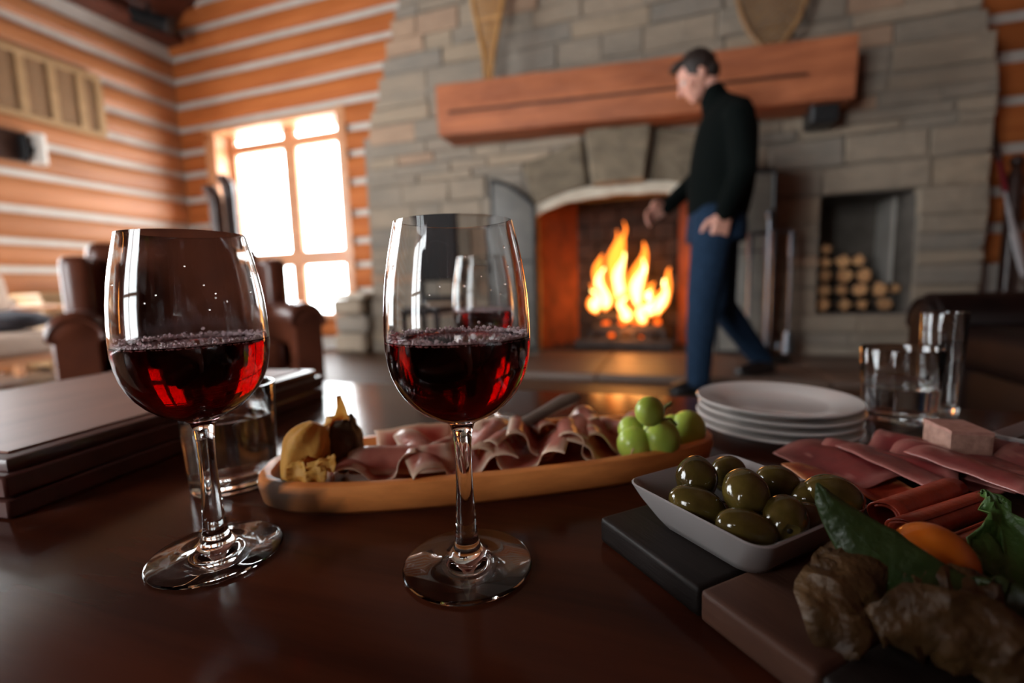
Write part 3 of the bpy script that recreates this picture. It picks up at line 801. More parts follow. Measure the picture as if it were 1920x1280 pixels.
# black square-backed chair on the left of the hearth
cL = at_y(771, 418, 3.35); cR = at_y(862, 525, 3.35)
cx = (cL.x + cR.x) / 2
t = thing('hearth_chair', 'black square-backed chair standing beside the stonework left of the fire', 'chair', (cx, 3.15, 0))
hw_ = (cR.x - cL.x) / 2
b = BM(); box(b, (0, .20, (cL.z + cR.z) / 2), (hw_ * 2, .05, cL.z - cR.z), bev=.012); ob('backrest', b, M_BLACK, t)
for s in (-1, 1):
    b = BM(); box(b, (s * (hw_ - .03), .20, .33), (.04, .04, .66), bev=.004); ob('leg', b, M_BLACK, t)
    b = BM(); box(b, (s * (hw_ - .03), -.18, .21), (.04, .04, .42), bev=.004); ob('leg', b, M_BLACK, t)
b = BM(); box(b, (0, 0, .44), (hw_ * 2, .44, .05), bev=.015); ob('seat', b, M_BLACK, t)
b = BM(); box(b, (0, .20, .52), (hw_ * 2 - .08, .03, .05), bev=.004); ob('rail', b, M_BLACK, t)

# stand with two curved-top posts in front of the window
p1 = at_t(401, 350, 3.75); p2 = at_t(426, 330, 3.85)
t = thing('wooden_stand', 'dark wooden stand with two curved-top posts in front of the window', 'stand', ((p1.x + p2.x) / 2, (p1.y + p2.y) / 2, 0))
for p in (p1, p2):
    b = BM(); q = V((p.x, p.y, 0)); top = p.z - .02
    tube(b, [q + V((0, 0, .04)), q + V((0, 0, .6)), q + V((0, 0, top - .14)), q + V((-.005, 0, top - .06)), q + V((-.035, -.01, top)), q + V((-.075, -.02, top + .01))], [.05, .05, .05, .052, .045, .03], 8); ob('post', b, M_DWOOD, t, world=True)
b = BM(); c_ = (p1 + p2) / 2; box(b, (c_.x, c_.y, .03), (.5, .4, .06), bev=.01); ob('base', b, M_DWOOD, t, world=True)
b = BM(); tube(b, [V((p1.x, p1.y, .8)), V((p2.x, p2.y, .8))], .03, 8); ob('crossbar', b, M_DWOOD, t, world=True)

# cane cabinet and pale chair along the left wall
t = thing('cane_cabinet', 'low pale cabinet with cane doors against the left log wall', 'cabinet', (XL + .30, 2.98, 0))
b = BM(); box(b, (0, 0, .33), (.36, 1.0, .58), bev=.006); ob('body', b, M_OAK, t)
b = BM(); box(b, (.01, 0, .64), (.42, 1.06, .035), bev=.006); ob('top', b, M_OAK, t)
for k in range(4):
    y = -.37 + k * .247
    b = BM(); box(b, (.188, y, .33), (.018, .235, .52), bev=.004); d = ob('door', b, M_OAK, t)
    b = BM(); box(b, (.198, y, .33), (.006, .16, .42)); ob('cane_panel', b, M_CANE, d)
    b = BM(); blob(b, (.205, y + .09, .40), .011, sub=2); ob('knob', b, M_IRON, d)
for y in (-.45, .45):
    for x in (-.14, .14):
        b = BM(); box(b, (x, y, .025), (.04, .04, .05)); ob('leg', b, M_OAK, t)
t = thing('wooden_armchair', 'wood-framed armchair with pale cushions by the left wall', 'armchair', (-4.55, 2.02, 0), .25)
for y in (-.34, .34):
    b = BM(); box(b, (0, y, .54), (.70, .06, .045), bev=.01); ob('arm', b, M_PINE, t)
    for x in (-.30, .30):
        b = BM(); box(b, (x, y, .26), (.05, .05, .52), bev=.006); ob('leg', b, M_PINE, t)
b = BM(); box(b, (.0, 0, .30), (.66, .62, .16), bev=.045, seg=3); ob('seat_cushion', b, M_PALEFAB, t)
b = BM(); box(b, (-.30, 0, .55), (.15, .62, .50), Euler((0, -.15, 0)), bev=.05, seg=3); ob('back_cushion', b, M_PALEFAB, t)
b = BM(); box(b, (0, 0, .19), (.66, .66, .05), bev=.006); ob('seat_rail', b, M_PINE, t)
t = thing('throw_cushion', 'dark throw cushion lying on the pale-cushioned chair by the left wall', 'cushion', (-4.50, 2.06, .385), .5)
b = BM(); blob(b, (0, 0, .075), (.24, .2, .075), sub=3, amp=.1); ob('cover', b, M_DKFAB, t)
b = BM(); tube(b, [(.235 * math.cos(a), .195 * math.sin(a), .075) for a in [k * 2 * PI / 28 for k in range(29)]], .006, 6); ob('piping', b, M_DKFAB, t)

# ================================================================== THE MAN
man = thing('person', 'man in a dark green sweater and blue jeans walking past the fireplace looking down', 'person', (at_z(1300, 738, 0).x, at_z(1300, 738, 0).y, 0))
A = at_t
hf = (-_rt * .95 + _fh * .22).normalized(); hf = (hf * math.cos(.50) - V((0, 0, 1)) * math.sin(.50)).normalized()
hs_ = hf.cross(V((0, 0, 1))).normalized(); hu = hs_.cross(hf).normalized()
H0 = A(1307, 146, 2.55)
def HP(f, s, u): return H0 + hf * f + hs_ * s + hu * u
hrot = Matrix((hf, hs_, hu)).transposed().to_euler()
# joints
J = dict(neck=A(1343, 196, 2.55), chest=A(1360, 240, 2.55), belly=A(1352, 335, 2.55), pelvis=A(1344, 408, 2.55),
         shN=A(1386, 218, 2.37), elN=A(1396, 315, 2.32), wrN=A(1358, 398, 2.33), shF=A(1345, 218, 2.73), elF=A(1322, 322, 2.77), wrF=A(1250, 388, 2.74),
         hiN=A(1338, 420, 2.45), knN=A(1318, 562, 2.40), anN=A(1309, 708, 2.47), hiF=A(1350, 420, 2.65), knF=A(1352, 572, 2.68), anF=A(1428, 674, 2.84))
bm = BM()
blob(bm, HP(-.012, 0, .030), (.100, .076, .098), hrot); blob(bm, HP(.030, 0, -.045), (.066, .060, .072), hrot)
blob(bm, HP(.062, 0, -.092), (.026, .030, .022), hrot); blob(bm, HP(.072, 0, .022), (.022, .05, .016), hrot)
capsule(bm, HP(.092, 0, .012), HP(.114, 0, -.030), .009, .014); blob(bm, HP(.086, 0, -.062), (.014, .024, .010), hrot)
for s in (-1, 1):
    blob(bm, HP(-.012, s * .076, -.005), (.020, .009, .032), hrot); blob(bm, HP(.058, s * .040, -.028), (.03, .026, .026), hrot)
capsule(bm, HP(-.035, 0, -.06), J['neck'], .055, .050); capsule(bm, J['neck'], J['chest'], .05, .10)
capsule(bm, J['chest'], J['belly'], .13, .125); capsule(bm, J['belly'], J['pelvis'], .125, .125)
for s in 'NF':
    capsule(bm, J['chest'].lerp(J['sh' + s], .6), J['sh' + s], .08, .06)
    capsule(bm, J['sh' + s], J['el' + s], .05, .040); capsule(bm, J['el' + s], J['wr' + s], .038, .027)
    capsule(bm, J['pelvis'], J['hi' + s], .10, .085); capsule(bm, J['hi' + s], J['kn' + s], .083, .055); capsule(bm, J['kn' + s], J['an' + s], .055, .040)
def hand(bm_add, w, d, across, nrm, sc=1.0):
    """palm block plus thumb and four curled fingers; d = finger direction, across = towards thumb side, nrm = palm side"""
    fl_ = []
    for k, (o, ln) in enumerate(((.030, .070), (.010, .078), (-.010, .073), (-.030, .058))):
        k0 = w + across * o * .8 * sc + d * .020 * sc; k1 = w + across * o * sc + d * .095 * sc
        capsule(bm_add, k0, k1, .016 * sc, .0135 * sc)
        q = k1; dd = d.copy(); rr = .0098 * sc
        for j, fr in enumerate((.45, .32, .23)):
            dd = (dd * math.cos(.42) + nrm * math.sin(.42)).normalized()
            q2 = q + dd * ln * fr * sc * 1.15; fl_.append((q, q2, rr, rr * .92)); q = q2; rr *= .92
    t0 = w + d * .028 * sc + across * .026 * sc; t1 = t0 + (d * .55 + across * .8 + nrm * .3).normalized() * .042 * sc; t2 = t1 + (d * .9 + across * .25 + nrm * .45).normalized() * .034 * sc; t3 = t2 + (d * .9 + nrm * .5).normalized() * .025 * sc
    capsule(bm_add, t0, t1, .017 * sc, .013 * sc)
    fl_ += [(t1, t2, .0125 * sc, .0115 * sc), (t2, t3, .0115 * sc, .0095 * sc)]
    return fl_
dN = (A(1345, 452, 2.36) - J['wrN']).normalized(); acN = (-_rt); acN = (acN - dN * acN.dot(dN)).normalized(); nN = _fh
dF = (A(1212, 408, 2.72) - J['wrF']).normalized(); acF = (-_fh * .3 + V((0, 0, 1))); acF = (acF - dF * acF.dot(dF)).normalized(); nF = dF.cross(acF) * -1
if nF.dot(V((0, 0, -1))) < 0 and False: nF = -nF
fing = hand(bm, J['wrN'], dN, acN, nN, 1.08) + hand(bm, J['wrF'], dF, acF, nF, 1.08)
bm = remeshed(bm, .0065, 3)
for p, q, r0, r1 in fing: capsule(bm, p, q, r0, r1, 10)
ob('body', bm, M_SKIN, man, world=True)
for s in (-1, 1):
    b = BM(); blob(b, HP(.079, s * .032, .006), .0125, sub=2); ob('eye', b, M_EYE, man, world=True)
# hair
b = BM()
blob(b, HP(-.020, 0, .046), (.104, .083, .098), hrot, amp=.08, freq=5); blob(b, HP(-.062, 0, -.005), (.058, .072, .062), hrot, amp=.06, freq=5); blob(b, HP(.060, 0, .105), (.045, .06, .025), hrot, amp=.2, freq=4)
for s in (-1, 1): blob(b, HP(.004, s * .070, .022), (.02, .012, .035), hrot)
b = remeshed(b, .007, 2)
cut = [v for v in b.verts if (v.co - H0).dot(hf) > .050 and (v.co - H0).dot(hu) < .075]
bmesh.ops.delete(b, geom=cut, context='VERTS')
ob('hair', b, M_HAIR, man, world=True)
# sweater with a turtle neck
def ering(c, ax, hx, hy, fx=None, n=24):
    """elliptic ring round c, perpendicular to ax; hx = half depth along walking direction, hy = half width"""
    x = (-_rt); x = (x - ax * x.dot(ax)).normalized(); y = ax.cross(x)
    return [c + x * hx * math.cos(k * 2 * PI / n) + y * hy * math.sin(k * 2 * PI / n) for k in range(n)]
b = BM()
sp = [(A(1344, 186, 2.55), .064, .066), (A(1349, 200, 2.55), .082, .12), (A(1357, 216, 2.55), .122, .185), (A(1360, 252, 2.55), .152, .205), (A(1356, 300, 2.55), .165, .195), (A(1350, 350, 2.55), .168, .185), (A(1345, 395, 2.55), .152, .185), (A(1343, 412, 2.55), .138, .175)]
rs = []
for i, (c, hx, hy) in enumerate(sp):
    ax = (sp[min(i + 1, len(sp) - 1)][0] - sp[max(i - 1, 0)][0]).normalized(); rs.append(ering(c, ax, hx, hy))
rings(b, rs)
for s in 'NF':
    capsule(b, J['chest'].lerp(J['sh' + s], .6), J['sh' + s], .11, .078); capsule(b, J['sh' + s], J['el' + s], .076, .062); capsule(b, J['el' + s], J['wr' + s], .062, .047)
capsule(b, HP(-.030, 0, -.085).lerp(J['neck'], .40), J['neck'], .069, .082)
b = remeshed(b, .011, 5)
ob('sweater', b, M_SWEATER, man, world=True)
b = BM()
rs = []
for (c, hx, hy) in ((A(1344, 396, 2.55), .140, .172), (A(1343, 425, 2.55), .150, .178), (A(1341, 455, 2.55), .150, .18)): rs.append(ering(c, V((0, 0, -1)), hx, hy))
rings(b, rs)
for s in 'NF':
    h_, k_, a_ = J['hi' + s], J['kn' + s], J['an' + s]
    capsule(b, h_, k_, .112, .080); capsule(b, k_, k_.lerp(a_, .45), .080, .074); capsule(b, k_.lerp(a_, .45), a_, .074, .062)
b = remeshed(b, .011, 5); ob('jeans', b, M_JEANS, man, world=True)
def shoe(heel, toe):
    b = BM(); d = (toe - heel); n = d.normalized(); up_ = V((0, 0, 1)); up_ = (up_ - n * up_.dot(n)).normalized(); sd = n.cross(up_)
    rs = []
    for u, hw2, ht in ((0, .030, .055), (.06, .038, .085), (.25, .040, .085), (.45, .044, .068), (.7, .050, .050), (.9, .042, .038), (1.0, .022, .026)):
        c = heel + d * u
        rs.append([c + sd * hw2 * math.cos(a) + up_ * (max(0, math.sin(a)) * ht + min(0, math.sin(a)) * .004) for a in [k * 2 * PI / 16 for k in range(16)]])
    rings(b, rs)
    ob('shoe', b, M_SHOE, man, world=True)
    b = BM(); rings(b, [[p - up_ * .014 for p in r] for r in [[heel + d * u + sd * hw2 * 1.06 * c_ for c_ in (-1, 1)] + [heel + d * u + sd * hw2 * 1.06 * c_ + up_ * .016 for c_ in (1, -1)] for u, hw2 in ((-.02, .03), (.1, .04), (.45, .044), (.7, .05), (.92, .042), (1.02, .02))]])
    ob('shoe_sole', b, M_SHOE, man, world=True)
z0 = V((0, 0, .016))
shoe(at_z(1328, 733, 0) + z0, at_z(1258, 739, 0) + z0)
toe = at_z(1402, 702, .045) + z0; heel = J['anF'] + V((.06, .02, -.075))
shoe(heel, heel + (toe - heel).normalized() * .29)
# unseen armchair added behind the camera to shade the near right of the table
armchair('leather_armchair', 'unseen brown leather wing armchair added on the near side to shade the table', (-.16, -.43, 0), math.radians(180), Wd=.92, back=1.15, wing=1.0)

# ================================================================== TABLE
T = .422
t = thing('coffee_table', 'low dark mahogany table with a glossy top holding the food and glasses', 'table', (-.15, .425, 0))
b = BM(); box(b, (0, 0, T - .0175), (1.80, .68, .035), bev=.008, seg=3); ob('table_top', b, M_TABLE, t)
for s in (-1, 1):
    b = BM(); box(b, (0, s * .27, T - .085), (1.6, .025, .10)); ob('apron', b, M_BOX, t)
    b = BM(); box(b, (s * .82, 0, T - .085), (.025, .52, .10)); ob('apron', b, M_BOX, t)
    for q in (-1, 1):
        b = BM(); rings(b, [[V((s * .82 + x * w_, q * .27 + y * w_, z)) for x, y in ((-1, -1), (1, -1), (1, 1), (-1, 1))] for w_, z in ((.025, 0), (.04, T - .036))]); ob('leg', b, M_BOX, t)

# ------------------------------------------------------------------ wine glasses
GP = [(.0004, .0035), (.012, .0035), (.0392, .0004), (.0406, .0007), (.0413, .0018), (.0408, .0029), (.0396, .0033), (.028, .0042), (.0175, .0060), (.0115, .0095), (.0088, .0135), (.0075, .0185), (.0068, .026),
      (.0060, .040), (.0054, .055), (.0052, .068), (.0054, .080), (.0062, .089), (.0080, .0945), (.0118, .0972), (.0165, .0992), (.0235, .1030), (.0300, .1085), (.0350, .1145), (.0385, .1205), (.0412, .1275), (.0428, .1345), (.0438, .1430), (.0439, .1520), (.0436, .1620), (.0428, .1735), (.0415, .1840), (.0398, .1945), (.0377, .2045), (.0355, .2140), (.0349, .2166)]
GI = [(.0342, .2167), (.0345, .2140), (.0367, .2045), (.0388, .1945), (.0405, .1840), (.0418, .1735), (.0426, .1620), (.0429, .1520), (.0427, .1430), (.0417, .1345), (.0400, .1275), (.0372, .1205), (.0336, .1148), (.0284, .1090), (.0215, .1042), (.0140, .1012), (.0070, .0998), (.0004, .0994)]
def interp(z):
    pr = GI[::-1]
    for (r0, z0_), (r1, z1) in zip(pr, pr[1:]):
        if z0_ <= z <= z1: return r0 + (r1 - r0) * (z - z0_) / (z1 - z0_ + 1e-9)
    return pr[0][0]
WL = .1475
def wine_glass(name, lab, loc):
    t = thing(name, lab, 'wine glass', loc, group='glasses of red wine on the table')
    b = BM(); lathe(b, GP + GI, 96); ob('glass_vessel', b, M_GLASS, t)
    ov = .00045
    pr = [(.0004, .0994 - ov)] + [(r + ov, z - ov * .6) for r, z in GI[::-1] if .0994 < z < WL - .001] + [(interp(WL) + ov, WL + .0012), (interp(WL) - .0010, WL + .0002), (interp(WL) - .004, WL), (.0004, WL)]
    b = BM(); lathe(b, pr, 96); ob('wine', b, M_WINE, t)
    b = BM(); ri = interp(WL)
    for k in range(900):
        a = R.uniform(0, 2 * PI); rr = R.choice([.0006, .0008, .0010, .0013]); d = ri - rr - abs(R.gauss(0, .0007))
        z = WL + rr * .4 + abs(R.gauss(0, .0014))
        blob(b, (d * math.cos(a), d * math.sin(a), z), rr, sub=1)
    ob('froth', b, M_FROTH, t, kind='stuff')
    b = BM()
    for k in range(14):
        a = R.uniform(0, 2 * PI); z = R.uniform(.165, .205); r_ = interp(z) - .0004
        blob(b, (r_ * math.cos(a), r_ * math.sin(a), z), (.0006, .0006, .0009), sub=1)
    ob('droplets', b, M_WATER, t, kind='stuff')
    return t
gR = wine_glass('wine_glass', 'nearest red wine glass standing alone in the middle before the food tray', (-.1214, .2598, T))
dup(gR, (-.2952, .2251, T), .7, 'red wine glass at the left in front of the water tumbler and the wooden box')
dup(gR, (-.222, .565, T), 2.1, 'red wine glass farthest from the viewer, seen through the nearest wine glass')

# ------------------------------------------------------------------ tumblers
def tumbler(name, lab, loc, h, r0, r1, wl=None, base=.009):
    t = thing(name, lab, 'tumbler', loc)
    wall = .0022
    rr = lambda z: r0 + (r1 - r0) * z / h
    out = [(.0004, .0012), (r0 * .7, .0012), (r0 - .003, 0), (r0 - .0006, .001), (r0, .004), (rr(h * .5), h * .5), (r1, h - .0012), (r1 - .0006, h)]
    inn = [(r1 - wall + .0006, h), (r1 - wall, h - .0014), (rr(h * .5) - wall, h * .5), (rr(base) - wall - .0004, base + .003), (rr(base) - wall - .004, base), (.0004, base)]
    b = BM(); lathe(b, out + inn, 72); ob('glass_vessel', b, M_GLASS, t)
    if wl:
        ov = .0005
        pr = [(.0004, base - ov), (rr(base) - wall - .004, base - ov), (rr(base) - wall - .0004 + ov, base + .003), (rr(wl) - wall + ov, wl + .0008), (rr(wl) - wall - .002, wl), (.0004, wl)]
        b = BM(); lathe(b, pr, 72); ob('water', b, M_WATER, t)
    return t
tumbler('water_tumbler', 'water tumbler half hidden behind the left wine glass stem', (-.390, .323, T), .095, .0365, .0405, .066)
tumbler('water_tumbler', 'water tumbler behind the stack of plates', (.272, .690, T), .090, .0370, .0415, .042)
tumbler('tall_tumbler', 'empty tumbler standing behind the water tumbler by the plates', (.332, .735, T), .130, .020, .0235, None)

# ------------------------------------------------------------------ wooden box on the left
def quadbox(bm, pts, z0, z1, bev=.003):
    rs = [[V((x, y, z0)) for x, y in pts], [V((x, y, z1)) for x, y in pts]]
    f = rings(bm, rs)
    bmesh.ops.bevel(bm, geom=list(bm.edges), offset=bev, segments=2, affect='EDGES')
cx0 = V((-.509, .215)); e2 = V((-.047, .425)).normalized(); e1 = V((-e2.y, e2.x))   # e1 points left
LB, WB = .432, .40
bc = cx0 + e2 * LB / 2 + e1 * WB / 2
ang = math.atan2(e2.y, e2.x) - PI / 2
t = thing('wooden_game_box', 'large closed dark wooden box with a raised lid at the left table edge', 'box', (bc.x, bc.y, T), ang)
b = BM(); box(b, (0, 0, .0085), (WB, LB, .017), bev=.002); ob('lower_half', b, M_BOX, t)
b = BM(); box(b, (0, 0, .0275), (WB, LB, .019), bev=.002); ob('upper_half', b, M_BOX, t)
b = BM(); box(b, (0, 0, .0425), (WB - .014, LB - .014, .012), bev=.0035, seg=2); ob('raised_lid', b, M_BOX, t)
b = BM(); box(b, (0, 0, .0492), (WB - .05, LB - .04, .002)); ob('veneer_panel', b, M_BOXTOP, t)
for y in (-.12, .12):
    b = BM(); box(b, (-WB / 2 - .001, y, .018), (.003, .03, .014)); ob('hinge', b, M_STEEL, t)

# ------------------------------------------------------------------ acacia tray
tc_ = V((-.152, .412, T)); ta = math.radians(29.5)
LT, WT = .213, .073
t = thing('wooden_tray', 'long oval acacia wood tray of cured ham behind the wine glasses', 'tray', tc_, ta)
def oval(a, b_, z, n=72, p=3.2):
    o = []
    for k in range(n):
        th = k * 2 * PI / n; c, s = math.cos(th), math.sin(th)
        o.append(V((a * math.copysign(abs(c) ** (2 / 2.4), c), b_ * math.copysign(abs(s) ** (2 / p), s), z)))
    return o
b = BM(); rings(b, [oval(LT - .012, WT - .010, 0), oval(LT - .003, WT - .003, .006), oval(LT, WT, .020), oval(LT - .001, WT - .001, .0265), oval(LT - .004, WT - .004, .028), oval(LT - .010, WT - .009, .0275), oval(LT - .014, WT - .013, .022), oval(LT - .026, WT - .020, .012), oval(.02, .01, .011)])
M_TRAY2 = mat('acacia_tray_with_band', (.92, .33, .09), (.68, .22, .055), (14, 60, 60), .42, .1, attr=('band', (.06, .03, .017)))
o = ob('tray_body', b, M_TRAY2, t)
set_attr(o.data, 'band', lambda p: 1.0 if (-.198 < p.x < -.180) else (.75 if p.x < -.14 and p.z < .024 and abs(p.y) < WT - .012 else 0.0))
def on_tray(u, v, z=.012):
    c, s = math.cos(ta), math.sin(ta); return V((tc_.x + u * c - v * s, tc_.y + u * s + v * c, T + z))

def meat_mesh(name, L, W, folds, amp, sd, m, curl=1.75, th=.0016, taper=.35, nu=60, nv=14):
    """thin folded slice: a smooth meander along x (slope angle swings to +-curl rad), width along y, fat rim on the edges"""
    bm = BM(); g = []
    cols = []
    for j in range(nv + 1):
        v = j / nv - .5; tm = curl * (1 - taper * (v + .5)) * (1 + .12 * noise.noise(V((v * 3, sd, 1))))
        x = z = 0; c = [(0, 0)]
        for i in range(nu):
            ph = 2 * PI * folds * (i + .5) / nu + sd; th_ = tm * math.sin(ph) * (.8 + .35 * noise.noise(V((i * .06, sd, v))))
            x += math.cos(th_); z += math.sin(th_); c.append((x, z))
        x0, x1 = min(p[0] for p in c), max(p[0] for p in c); z0_, z1 = min(p[1] for p in c), max(p[1] for p in c)
        k = L / (x1 - x0); kz = min(k, amp / max(1e-6, (z1 - z0_)))
        cols.append([((px - (x0 + x1) / 2) * k * (1 + .12 * v), (pz - z0_) * kz) for px, pz in c])
    for i in range(nu + 1):
        row = []
        for j in range(nv + 1):
            v = j / nv - .5; s = i / nu; x, z = cols[j][i]
            y = W * v * (1 + .14 * math.sin(5 * s + sd)) + .005 * noise.noise(V((s * 3, 7, sd)))
            row.append(bm.verts.new((x, y, z + .001 + .0012 * noise.noise(V((s * 6, v * 5, sd))))))
        g.append(row)
    for i in range(nu):
        for j in range(nv): bm.faces.new((g[i][j], g[i + 1][j], g[i + 1][j + 1], g[i][j + 1]))
    edge = {}
    for i in range(nu + 1):
        for j in range(nv + 1):
            e = min(j, nv - j) / nv; ee = min(i, nu - i) / nu
            f = max(0, 1 - e / .16) if e < .16 else 0
            f = max(f, .8 if noise.noise(V((i * .09, j * .35, sd))) > .42 else 0, max(0, 1 - ee / .06))
            edge[g[i][j].index if False else (i, j)] = min(1, f * 1.3)
    vals = [edge[(i, j)] for i in range(nu + 1) for j in range(nv + 1)]
    bmesh.ops.recalc_face_normals(bm, faces=bm.faces)
    me = bpy.data.meshes.new(name); bm.to_mesh(me); bm.free(); me.materials.append(m); me.shade_smooth()
    a = me.attributes.new('fat', 'FLOAT', 'POINT')
    for k, x in enumerate(vals): a.data[k].value = x
    o = bpy.data.objects.new(name, me); C.objects.link(o)
    md = o.modifiers.new('thickness', 'SOLIDIFY'); md.thickness = th * .7; md.offset = 0
    return o
ordi = ['first', 'second', 'third', 'fourth', 'fifth', 'sixth', 'seventh', 'eighth', 'ninth', 'tenth', 'eleventh', 'twelfth']
PR = [(-.118, -.016, .080, .055, 1.5, .022, .3, .10), (-.088, .006, .075, .080, 1.2, .024, 1.2, 1.45), (-.045, -.012, .095, .088, 1.3, .020, 2.1, .15), (-.02, .014, .075, .090, 1.5, .026, .8, -.5),
      (.018, -.010, .092, .090, 1.3, .024, 1.7, -.35), (.052, .006, .085, .088, 1.6, .024, 2.6, -.3), (.088, -.006, .088, .082, 1.3, .024, .2, -.45), (.122, .012, .080, .080, 1.5, .024, 1.1, -.2), (.07, .036, .07, .05, 1.2, .022, 2.0, .1), (.148, .030, .055, .055, 1.4, .024, .5, .3)]
for k, (u, v, L, W, fo, am, sd, rz) in enumerate(PR):
    o = meat_mesh('ham_slice', L, W, fo, am, sd, M_HAM)
    o.location = on_tray(u, v, .0135 + .002 * (k % 3)); o.rotation_euler = (R.uniform(-.08, .08), R.uniform(-.06, .06), ta + rz)
    tag(o, 'folded cured ham slice on the tray, %s counting from the golden physalis towards the grapes' % ordi[k], 'ham slice', 'ham slices on the oval tray')
for k, (u, v, r) in enumerate([(-.035, .046, .016), (-.012, .050, .017), (.018, .050, .016), (.045, .054, .015)]):
    b = BM(); blob(b, (0, 0, 0), (r, r * .9, .008), Euler((.5, .15, k)), sub=3, amp=.35, freq=2, seed=k)
    o = ob('dried_apricot', b, M_APRI, None); o.location = on_tray(u, v, .026)
    tag(o, 'orange dried apricot behind the ham along the tray rim, %s from the physalis end' % ordi[k], 'dried apricot', 'dried apricots on the oval tray')
# serving fork
p0 = at_z(945, 812, T + .036); p1_ = at_z(1078, 742, T + .05)
t = thing('serving_fork', 'grey metal serving fork resting across the far rim of the ham tray', 'fork', p0.lerp(p1_, .5))
d = p1_ - p0
b = BM(); tube(b, [p0, p0 + d * .25, p0 + d * .55, p0 + d * .9, p1_], [.007, .0085, .0105, .014, .010], 10, flat=.4); ob('handle', b, mat('dull_grey_metal', (.20, .16, .135), (.15, .12, .10), (40, 40, 40), .4, metal=.5), t, world=True)
b = BM()
for s in (-1, 1): tube(b, [p0, p0 - d * .10 + V((s * .006, 0, -.003)), p0 - d * .38 + V((s * .006, 0, -.010))], [.003, .0028, .0012], 6)
ob('tines', b, M_STEEL, t, world=True)

# grapes: one little bunch
gpos = [(1218, 771, 27, .066), (1184, 806, 25, .036), (1188, 832, 31, .030), (1238, 822, 36, .034), (1290, 803, 32, .034), (1262, 800, 22, .034)]
g0 = at_z(1235, 822, T + .03)
t = thing('grape_bunch', 'small bunch of green grapes at the right end of the wooden tray', 'grapes', (g0.x, g0.y, T + .012))
cs = []
for x, y, rp, z in gpos:
    c = at_z(x, y, T + z); r = rp / FPX * (c - CAM).dot(FW); cs.append(c)
    b = BM(); blob(b, c, (r, r, r * 1.06), sub=4); ob('grape', b, M_GRAPE, t, world=True)
b = BM(); hub = cs[3].lerp(cs[0], .5) + V((.004, .006, .004))
for c in cs: tube(b, [hub, hub.lerp(c, .35) + V((0, 0, .004)), hub.lerp(c, .55)], [.0016, .0013, .0018], 6)
tube(b, [hub, hub + V((.004, .006, .010)), hub + V((.010, .008, .014))], .0018, 6); ob('stem', b, M_STEMG, t, world=True)

# ------------------------------------------------------------------ physalis
def sheet(bm, pts, wid, side, cup=0., ruff=0., sd=0, n=8):
    """leaf-like strip: centre line pts, half widths, side direction, cup = how far edges rise along the local normal"""
    pts = [V(p) for p in pts]; g = []
    # resample
    m_ = 14; P = []
    for i in range(m_ + 1):
        u = i / m_ * (len(pts) - 1); k = min(int(u), len(pts) - 2); f = u - k
        a, b_ = pts[k], pts[k + 1]; pa = pts[max(k - 1, 0)]; pb = pts[min(k + 2, len(pts) - 1)]
        f2, f3 = f * f, f ** 3
        p = .5 * ((2 * a) + (b_ - pa) * f + (2 * pa - 5 * a + 4 * b_ - pb) * f2 + (3 * a - pa - 3 * b_ + pb) * f3)
        P.append((p, wid[k] + (wid[k + 1] - wid[k]) * f))
    for i, (p, w_) in enumerate(P):
        tg = (P[min(i + 1, m_)][0] - P[max(i - 1, 0)][0]).normalized(); s = (side - tg * side.dot(tg)).normalized(); nn = s.cross(tg)
        row = []
        for j in range(n + 1):
            v = j / n * 2 - 1
            q = p + s * w_ * v + nn * (cup * w_ * abs(v) ** 1.4 + ruff * noise.noise(V((i * .6, v * 1.6, sd))) * (.3 + abs(v)))
            row.append(bm.verts.new(q))
        g.append(row)
    for i in range(m_):
        for j in range(n): bm.faces.new((g[i][j], g[i + 1][j], g[i + 1][j + 1], g[i][j + 1]))
def sheet_ob(name, bm, m, parent, th=.0007, world=True):
    if world: bm.transform(pmat(parent).inverted())
    o = ob(name, bm, m, parent); md = o.modifiers.new('thickness', 'SOLIDIFY'); md.thickness = th; return o
def lantern(bm, c, ax, r, ln, sd, ribs=5, tip=.0):
    """ribbed papery lantern around c, tip along ax"""
    ax = ax.normalized(); x = ax.cross(V((.3, .9, .2))).normalized(); y = ax.cross(x)
    rs = []
    for i in range(15):
        u = i / 14; rr = r * (math.sin(min(1, u * 1.9 + .12) * PI / 2) ** .8) * ((1 - u) ** .55 if u < .92 else (1 - u) ** .55) + .0006
        row = []
        for k in range(40):
            a = k * 2 * PI / 40; q = rr * (1 + .12 * math.cos(ribs * a) + .10 * noise.noise(V((math.cos(a) * 1.6, math.sin(a) * 1.6, u * 2.4 + sd))))
            row.append(c + ax * (u - .42) * ln + x * q * math.cos(a) + y * q * math.sin(a))
        rs.append(row)
    rings(bm, rs)
